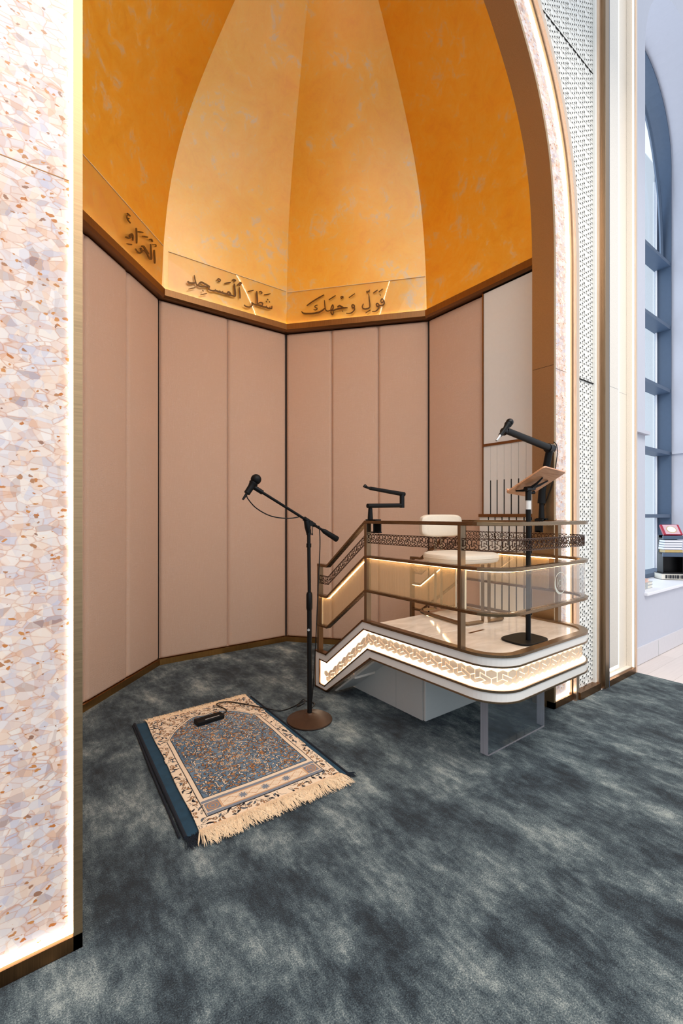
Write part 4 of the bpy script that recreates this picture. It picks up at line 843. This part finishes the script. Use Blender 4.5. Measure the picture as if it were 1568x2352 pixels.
# ================================================================== FLOOR MICROPHONE STAND
ms=thing('microphone_stand',(1.543,2.397,0),'tall black boom microphone stand with round bronze base next to the prayer rug','microphone stand')
MB().lathe((1.543,2.397,0),[(0,.002),(.140,.002),(.144,.006),(.143,.012),(.11,.024),(.06,.036),(.028,.044),(.02,.052),(0,.053)],56).build('base', M['bronze_base'], ms, smooth=True)
MB().tube([(1.543,2.397,.05),(1.541,2.397,.72)],.0150,20).build('lower_tube', M['black'], ms, smooth=True)
MB().tube([(1.541,2.397,.70),(1.541,2.397,.715),(1.541,2.397,.80),(1.541,2.397,.815)],[.016,.020,.020,.016],20).build('grip', M['black_gloss'], ms, smooth=True)
MB().tube([(1.541,2.397,.81),(1.537,2.397,1.12),(1.536,2.397,1.20)],[.0115,.0115,.0115],18).build('upper_tube', M['black_gloss'], ms, smooth=True)
MB().tube([(1.537,2.397,1.10),(1.537,2.397,1.125)],.016,16).build('tube_collar', M['black_gloss'], ms, smooth=True); MB().tube([(1.536,2.397,1.18),(1.536,2.397,1.215)],.0155,16).build('tube_collar', M['black_gloss'], ms, smooth=True)
bd=(Vector((1.755,2.397,1.147))-Vector((1.185,2.397,1.453))).normalized(); bp=Vector((1.185,2.397,1.453))
def onb(x): return bp+bd*x
Lb=(Vector((1.70,2.397,1.147+.03))-bp).length
m=MB(); m.tube([(1.534,2.397,1.19),(1.528,2.397,1.23),(1.52,2.397,1.27)],[.014,.02,.018],16); m.tube([(1.545,2.378,1.252),(1.545,2.416,1.252)],.017,16); m.tube([onb(.36),onb(.45)],[.015,.014],16); m.tube([(1.555,2.385,1.245),(1.553,2.383,1.19)],.003,8); m.tube([(1.553,2.383,1.19),(1.553,2.383,1.178)],.005,8)
m.build('boom_joint', M['black_gloss'], ms, smooth=True)
MB().tube([onb(.0),onb(.58)],.0085,16).build('boom', M['black'], ms, smooth=True)
MB().tube([onb(.515),onb(.53),onb(.535),onb(.65)],[.010,.014,.016,.020],20).build('counterweight', M['black'], ms, smooth=True)
MB().tube([onb(-.06),onb(-.03),onb(.03)],[.006,.014,.014],16).build('mic_clip', M['black_gloss'], ms, smooth=True)
dx_=MB(); dx_.lathe((1.5285,2.386,.58),[(0,0),(.008,0),(.008,.001),(0,.001)],20,(-.6,-.8,0)); dx_.lathe((1.5305,2.3885,.58),[(.0,.0015),(.0045,.0015),(.0045,.0022),(0,.0022)],20,(-.6,-.8,0)); dx_.build('badge', M['silver'], ms)
ax=(Vector((1.163,2.397,1.509))-Vector((1.116,2.397,1.441))).normalized()
microphone('microphone','black microphone with round foam windscreen on the floor boom stand',tuple(Vector((1.156,2.397,1.492))),ax,.075,.028,.018,ball=.031,plug='black_gloss')
cb=[(1.112,2.397,1.425),(1.118,2.395,1.40),(1.17,2.39,1.345),(1.26,2.385,1.30),(1.37,2.385,1.285),(1.455,2.39,1.293),(1.475,2.41,1.30)]
tag(MB().tube(smooth_pts(cb,6),.0035,8).build('microphone_cable', M['black_gloss']), 'thin black cable drooping from the foam microphone to the boom', 'cable')
cb=[(1.605,2.39,1.235),(1.612,2.388,1.22),(1.614,2.385,1.10),(1.60,2.385,.85),(1.585,2.385,.55),(1.575,2.40,.25),(1.57,2.43,.03),(1.60,2.50,.008),(1.70,2.58,.006),(1.66,2.66,.008),(1.56,2.58,.02),(1.58,2.52,.06),(1.64,2.62,.04),(1.58,2.63,.007),(1.46,2.62,.007),(1.37,2.70,.022),(1.25,2.90,.022),(1.18,2.95,.022),(1.14,2.93,.023),(1.16,2.83,.023),(1.15,2.79,.023),(1.112,2.762,.026)]
tag(MB().tube(smooth_pts(cb,7),.0035,8).build('microphone_cable', M['black_gloss']), 'long black cable from the stand over the carpet to the box on the rug', 'cable')

# ================================================================== RUGS
def rug_grid(c00,c10,c11,c01,nu,nv,z0,colfn,amp=.002):
    vs=[];cols=[]; rr_=random.Random(5)
    for j in range(nv+1):
        for i in range(nu+1):
            u,v=i/nu,j/nv; a=lerp(c00,c10,u); b=lerp(c01,c11,u); p=lerp(a,b,v)
            h=amp*(math.sin(u*9+v*4)+math.sin(v*13-u*5)+1.6*math.sin(u*3.1+v*21))*.5*min(1,8*min(u,1-u,v,1-v)+.2)
            vs.append((p[0]+.0025*math.sin(v*14)*(1 if u in (0,1) else 0),p[1],z0+amp+h))
    fs=[(j*(nu+1)+i,j*(nu+1)+i+1,(j+1)*(nu+1)+i+1,(j+1)*(nu+1)+i) for j in range(nv) for i in range(nu)]
    return vs,fs
import numpy as np
def attr_mat(name, rough=.9, bscale=400):
    m, nt, bs = new_mat(name); a = N(nt,'ShaderNodeVertexColor'); a.layer_name='pattern'
    f = noise(nt, world_coords(nt), bscale, 2, .8); mx = N(nt,'ShaderNodeMixRGB'); mx.blend_type='MULTIPLY'; mx.inputs[0].default_value=.5
    r = ramp(nt,[(.3,(.72,.72,.72)),(.65,(1,1,1))]); nt.links.new(f,r.inputs[0]); nt.links.new(a.outputs[0],mx.inputs[1]); nt.links.new(r.outputs[0],mx.inputs[2])
    nt.links.new(mx.outputs[0],bs.inputs['Base Color']); bs.inputs['Roughness'].default_value=rough; bs.inputs['Specular IOR Level'].default_value=.15
    bump(nt,f,.4,.003,bs); return m
M['rug']=attr_mat('woven_rug')
M['fringe']=simple('wool_fringe',(232,206,172),.9,var=.15,scale=150)
M['navy']=simple('navy_velvet',(24,60,80),.85,var=.2,scale=20)
M['navy_dark']=simple('dark_navy_binding',(14,22,34),.9,var=.2)
def paint_rug(nu,nv,W,H):
    rg=np.random.RandomState(11); res=W/nu
    U,V=np.meshgrid(np.arange(nu+1)*W/nu,np.arange(nv+1)*H/nv); X=U-W/2
    cream=np.array(lin((240,216,188))); blue=np.array(lin((122,140,156))); dark=np.array(lin((34,34,42))); deep=np.array(lin((66,94,118)))
    orange=np.array(lin((196,140,92))); beige=np.array(lin((236,212,184))); grey=np.array(lin((128,134,144)))
    img=np.tile(cream,(nv+1,nu+1,1))
    ax=np.abs(X); b=.054; iw=W/2-b
    top=1.045-.03*np.clip((ax-.06)/.03,0,1)*0 - .24*np.clip(ax/iw,0,1)**2.6 - .018*np.cos(ax*38)*np.exp(-ax*9)
    fld=(ax<iw-.0215)&(V>.205)&(V<top)
    pan=(ax<iw)&(V>.072)&(V<.182)
    outer=(ax<iw+.006)&(V>.066)&(V<top+.024)
    line=outer.copy(); img[line]=dark
    inn=(ax<iw+.001)&(V>.071)&(V<top+.019); img[inn]=beige
    l2=(ax<iw-.018)&(V>.200)&(V<top+.004); img[l2]=dark
    img[fld]=blue
    # tonal areas of the field
    t=np.zeros_like(X)
    for _ in range(14):
        cx,cy,r=rg.uniform(-.3,.3),rg.uniform(.25,1.0),rg.uniform(.06,.14); t+=np.exp(-((X-cx)**2+(V-cy)**2)/r**2)*rg.choice([-1,1])
    k=np.clip(.5+.5*t,0,1)[...,None]; f3=fld[...,None]; img=np.where(f3,img*(1-k*.6)+deep*k*.6,img)
    # bottom cartouche
    img[pan]=grey
    car=(ax<iw-.075)&(V>.088)&(V<.166); img[car]=orange*.8+cream*.2
    car=(ax<iw-.080)&(V>.096)&(V<.158); img[car]=beige
    mid=(ax<iw-.085)&(V>.100)&(V<.154)
    zz=np.abs(((X*9)%1)-.5)*.09; img[mid&(np.abs(V-.127-zz+.022)<.0015)]=orange; img[mid&(np.abs(V-.127+zz-.022)<.0015)]=orange
    for cx in (-.11,.0,.11)[::2]+(0,):
        r=np.hypot(X-cx,V-.127); a=np.arctan2(V-.127,X-cx); img[(r<.017+.004*np.cos(8*a))]=grey
    for sx in (-1,1):
        cx=sx*(iw-.040); q=np.maximum(np.abs(X-cx),np.abs(V-.127)); img[q<.036]=beige; img[q<.032]=grey
        r=np.hypot(X-cx,V-.127); img[(r<.026)&(r>.021)]=orange; img[(r<.014)]=orange; img[r<.009]=grey; img[(q<.033)&(q>.030)]=orange
    def stamp(cx,cy,fn,ext):
        i0=max(0,int((cx-ext)/W*nu)); i1=min(nu+1,int((cx+ext)/W*nu)+2); j0=max(0,int((cy-ext)/H*nv)); j1=min(nv+1,int((cy+ext)/H*nv)+2)
        if i1<=i0 or j1<=j0: return
        x=U[j0:j1,i0:i1]-cx; y=V[j0:j1,i0:i1]-cy; fn(img[j0:j1,i0:i1],x,y)
    def leaf(im,x,y,a,L,w,c,bend):
        xr=x*math.cos(a)+y*math.sin(a); yr=-x*math.sin(a)+y*math.cos(a)-bend*xr*xr*60
        d=np.abs(yr)-w*np.clip(1-(xr/L)**2,0,1)
        ins=(d<0)&(np.abs(xr)<L); rim=(d<.0026)&(np.abs(xr)<L+.002)
        im[rim]=dark; im[ins]=c
    def flower(im,x,y,R,c1,c2,n,ph):
        r=np.hypot(x,y); a=np.arctan2(y,x); e=R*(.8+.2*np.cos(n*a+ph)); im[r<e+.0024]=dark; im[r<e]=c1; im[r<R*.5]=dark; im[r<R*.38]=c2
    def ok(cx,cy,zone):
        i=int(cx/W*nu); j=int(cy/H*nv)
        if not(0<=i<=nu and 0<=j<=nv): return False
        if zone=='f': return fld[j,i]
        return not outer[j,i]
    # vines
    for _ in range(620):
        cx,cy=rg.uniform(0,W),rg.uniform(0,H); zone='f' if ok(cx,cy,'f') else 'b'
        if not ok(cx,cy,zone): continue
        a=rg.uniform(0,6.28); kr=rg.uniform(-50,50); c=dark if rg.rand()<.75 else (orange if zone=='b' else beige)
        for s_ in range(34):
            cx+=.0019*math.cos(a); cy+=.0019*math.sin(a); a+=kr*.0019
            if ok(cx,cy,zone):
                i,j=int(cx/W*nu),int(cy/H*nv); img[j,i]=c
    pts=[]
    for zone,n_,dmin in (('f',2000,.0148),('b',1500,.0165)):
        loc=[]
        for _ in range(n_*4):
            if len(loc)>=n_: break
            cx,cy=rg.uniform(.008,W-.008),rg.uniform(.012,H-.012)
            if not ok(cx,cy,zone) : continue
            if any((cx-p[0])**2+(cy-p[1])**2<dmin**2 for p in loc): continue
            loc.append((cx,cy))
            if not (ok(cx+.006,cy,zone) and ok(cx-.006,cy,zone) and ok(cx,cy+.006,zone) and ok(cx,cy-.006,zone)): continue
            k=rg.rand(); a=rg.uniform(0,6.28)
            if zone=='f':
                c=[orange,beige,cream,orange*.55,grey*.8+cream*.2][rg.choice(5,p=[.36,.28,.12,.14,.10])]
                if k<.30: stamp(cx,cy,lambda im,x,y: flower(im,x,y,rg.uniform(.008,.012),cream if rg.rand()<.6 else orange,orange,5,a),.018)
                else: stamp(cx,cy,lambda im,x,y: leaf(im,x,y,a,rg.uniform(.008,.014),rg.uniform(.0022,.0038),c,rg.uniform(-1,1)),.022)
            else:
                c=[orange*.9,grey*.7,cream,dark][rg.choice(4,p=[.35,.25,.15,.25])]
                if k<.20: stamp(cx,cy,lambda im,x,y: flower(im,x,y,rg.uniform(.007,.0105),orange,cream,5,a),.016)
                elif k<.75: stamp(cx,cy,lambda im,x,y: leaf(im,x,y,a,rg.uniform(.009,.016),rg.uniform(.0022,.0038),c,rg.uniform(-1,1)),.019)
    edge=(V<.012)|(V>H-.012); img[edge]=lin((236,200,164))
    return img.reshape(-1,3)
nu,nv=330,560; Wr,Hr=.685,1.165
vs,fs=rug_grid((.630,1.806),(1.335,1.788),(1.374,2.966),(.699,2.962),nu,nv,.0128,None)
rugt=thing('prayer_rug',(1.0,2.38,.008),'cream and grey blue floral prayer rug with fringed ends lying on the carpet','rug')
m=MB(); m.add(vs,fs); rug=m.build('rug_pile', M['rug'], rugt, smooth=True)
ca_=rug.data.color_attributes.new('pattern','FLOAT_COLOR','POINT'); px=paint_rug(nu,nv,Wr,Hr)
ca_.data.foreach_set('color', np.concatenate([px,np.ones((px.shape[0],1))],1).astype(np.float32).ravel())
so=rug.modifiers.new('s','SOLIDIFY'); so.thickness=.005; so.offset=-1
def fringe(a,b,out,n,L,seed):
    rg=random.Random(seed); m=MB(); a=Vector(a); b=Vector(b); out=Vector(out)
    for i in range(n):
        t_=(i+rg.random())/n; p=lerp(a,b,t_); p=Vector(p); sk=rg.uniform(-.45,.45)+.25*math.sin(t_*23); ln=L*rg.uniform(.65,1.1)
        d=(out+Vector((sk,0,0))).normalized(); w_=rg.uniform(.0012,.0024); h=rg.uniform(.0,.010)
        m.tube([p,p+d*ln*.4+Vector((0,0,h*.6)),p+d*ln*.8+Vector((0,0,h*.3-.004)),p+d*ln+Vector((rg.uniform(-.004,.004),0,-.0045))],[w_,w_*1.2,w_,w_*.3],4)
    return m
f1=fringe((.628,1.808,.0158),(1.337,1.790,.0158),(0,-1,0),620,.10,1); o=f1.build('fringe', M['fringe'], rugt,'long wavy cream fringe')
f2=fringe((.699,2.960,.0158),(1.374,2.964,.0158),(0,1,0),420,.055,2); f2.build('fringe', M['fringe'], rugt)
# navy velvet rug beneath
nr=thing('prayer_rug',(1.0,2.38,.0),'navy velvet rug lying beneath the floral prayer rug, showing along both sides','rug')
MB().prism([(.582,1.815),(1.368,1.782),(1.398,2.957),(.642,2.985)],.0008,.0065).build('rug_pile', M['navy'], nr, bevel=.001)
m=MB(); m.tube([(.576,1.81,.0092),(.605,2.4,.0102),(.638,2.99,.0092)],[.008,.010,.008],8); m.tube([(.558,1.83,.0062),(.590,2.4,.0065),(.628,2.985,.0062)],[.005,.006,.004],8)
m.build('bound_edge', M['navy_dark'], nr); m=MB(); m.tube([(1.374,1.782,.0065),(1.390,2.4,.0065),(1.404,2.955,.0065)],[.006,.006,.006],8); m.build('bound_edge', M['navy_dark'], nr)
m=MB(); rg=random.Random(9)
for i in range(60):
    p=Vector((rg.uniform(.57,.635),rg.uniform(1.80,1.825),.006)); m.tube([p,p+Vector((rg.uniform(-.01,.02),-.03,.003)),p+Vector((rg.uniform(-.02,.03),-.05-rg.random()*.02,-.004))],[.0014,.0014,.0005],4)
m.build('fringe', M['navy_dark'], nr); m=MB()
for i in range(20):
    p=Vector((rg.uniform(1.36,1.38),rg.uniform(1.775,1.79),.006)); m.tube([p,p+Vector((rg.uniform(-.0,.03),-.02,.002)),p+Vector((rg.uniform(-.0,.04),-.04,-.004))],[.0012,.0012,.0005],4)
m.build('fringe', M['navy_dark'], nr)
# black box on the rug
bx=thing('microphone_box',(1.02,2.74,.0175),'small black microphone box with silver slot lying on the prayer rug','electronics')
u_=Vector((.995,.06,0)); v_=Vector((-.06,.995,0)); c_=Vector((1.018,2.738,.0305))
MB().obox(c_,u_*.088,v_*.034,Vector((0,0,.012))).build('case', M['black'], bx, bevel=.004)
MB().obox(c_+Vector((0,0,.0125))+v_*.008,u_*.084,v_*.003,Vector((0,0,.0012))).build('seam_ridge', M['black_gloss'], bx)
MB().obox(c_+Vector((0,0,.0123))+v_*-.022+u_*.01,u_*.046,v_*.003,Vector((0,0,.0012))).build('silver_slot', M['silver'], bx)

# ================================================================== BOOKS AND RACK ON THE WINDOW SILL
E1=Vector((.697,-.717,0)); E2=Vector((.717,.697,0)); Bc=Vector((5.655,1.79,.6125)); Zv=Vector((0,0,1))
def ebox(m,o,a0,a1,b0,b1,z0,z1):
    c=Bc+E1*(a0+a1)/2+E2*(b0+b1)/2; c=Vector((c.x,c.y,(z0+z1)/2)); m.obox(c,E1*(a1-a0)/2,E2*(b1-b0)/2,Zv*(z1-z0)/2); return m
t=thing('book',(5.76,1.79,.6125),'thick cream book with black geometric blocks on its spine lying under the black rack','book')
ebox(MB(),0,.0,.30,.004,.15,.616,.676).build('pages', M['paper'], t)
m=ebox(MB(),0,-.004,.305,.0,.155,.6125,.616); ebox(m,0,-.004,.305,.0,.155,.676,.680); m.build('cover', M['charcoal'], t)
m=MB(); xs=.035
for k,wd in enumerate((.018,.006,.022,.020,.008,.024,.006,.022,.020,.018)):
    ebox(m,0,xs,xs+wd,-.0012,.004,.628,.664); xs+=wd+.007
m.build('spine_ornament', M['charcoal'], t)
t=thing('book_rack',(5.76,1.81,.6805),'black angled book rack standing on the window sill','book rack')
m=ebox(MB(),0,.020,.028,.02,.14,.6805,.904); ebox(m,0,.212,.22,.02,.14,.6805,.904); ebox(m,0,.028,.212,.12,.14,.6805,1.09); ebox(m,0,.02,.22,.02,.14,.6805,.69); m.build('side_frame', M['black_gloss'], t)
ebox(MB(),0,.012,.225,.004,.02,.86,.904).build('lower_ledge', M['frame_dark'], t, bevel=.002)
ebox(MB(),0,.02,.22,.03,.12,.885,.90).build('shelf', M['black_gloss'], t)
ebox(MB(),0,.018,.218,.01,.03,1.048,1.085).build('upper_ledge', M['frame_dark'], t, bevel=.002)
ebox(MB(),0,.02,.216,.03,.12,1.050,1.062).build('shelf', M['black_gloss'], t)
z=.905; 
def lbook(k,z0,z1,a0,cov,pg,label,grp='books stacked in the black rack'):
    t=thing('book',(5.77,1.81,z0),label,'book',grp)
    ebox(MB(),0,a0,a0+.172,.004,.115,z0+.003,z1-.003).build('pages', pg, t)
    m=ebox(MB(),0,a0-.002,a0+.174,.008,.118,z0,z0+.003); ebox(m,0,a0-.002,a0+.174,.008,.118,z1-.003,z1); m.build('cover', cov, t)
lbook(0,.906,.935,.032,M['gold_book'],M['gold_book'],'olive gold book at the bottom of the pile in the black rack')
for k,(nm) in enumerate(('lowest','second lowest','second highest','highest')):
    lbook(k,.9355+k*.0265,.9355+k*.0265+.0260,.022+.003*k,M['frame_dark'],M['sill'],'white paged book, %s of the four white ones in the black rack'%nm)
t=thing('book',(5.80,1.85,1.086),'crimson ornate book with white oval medallion tilted on top of the black rack','book')
o_=Bc+E1*.03+E2*.02; o_.z=1.099; up=(E2*.085+Zv*.105); nn=E1.cross(up).normalized()
if nn.dot(E2)>0: nn=-nn
def q(a,b,d): return o_+E1*a+up*b+nn*d
def slab(m,a0,a1,b0,b1,d0,d1): m.ring_loft([[q(a0,b0,d),q(a1,b0,d),q(a1,b1,d),q(a0,b1,d)] for d in (d0,d1)]); return m
slab(MB(),0,.185,0,1,-.022,0).build('cover', M['red_book'], t)
slab(MB(),.022,.165,.03,.97,0,.0012).build('cover_field', M['pink_ornament'], t)
m=MB(); m.ring_loft([[q(.0935+.050*math.cos(2*PI*k/28),.5+.34*math.sin(2*PI*k/28),d) for k in range(28)] for d in (.0012,.002)]); m.build('medallion_ring', M['gold_book'], t)
m=MB(); m.ring_loft([[q(.0935+.042*math.cos(2*PI*k/28),.5+.29*math.sin(2*PI*k/28),d) for k in range(28)] for d in (.002,.0028)]); m.build('medallion', M['sill'], t)
for k,(z0,z1,x1,cv,lb) in enumerate(((.6125,.644,4.955,M['grey_book'],'pale grey book, lowest of the small pile at the left end of the sill'),(.6445,.675,4.965,M['grey_book'],'pale grey book, middle of the small pile at the left end of the sill'),(.6755,.705,4.88,M['peach_book'],'peach covered book on top of the small pile at the left end of the sill'))):
    t=thing('book',(4.8,1.74,z0),lb,'book')
    MB().box((4.66,1.652,z0+.004),(x1,1.82,z1-.004)).build('pages', M['paper'], t)
    m=MB(); m.box((4.655,1.648,z0),(x1+.005,1.825,z0+.004)); m.box((4.655,1.648,z1-.004),(x1+.005,1.825,z1)); m.box((4.8,1.6465,z0),(4.84,1.652,z1)); m.build('cover', cv, t)
bpy.context.view_layer.update()
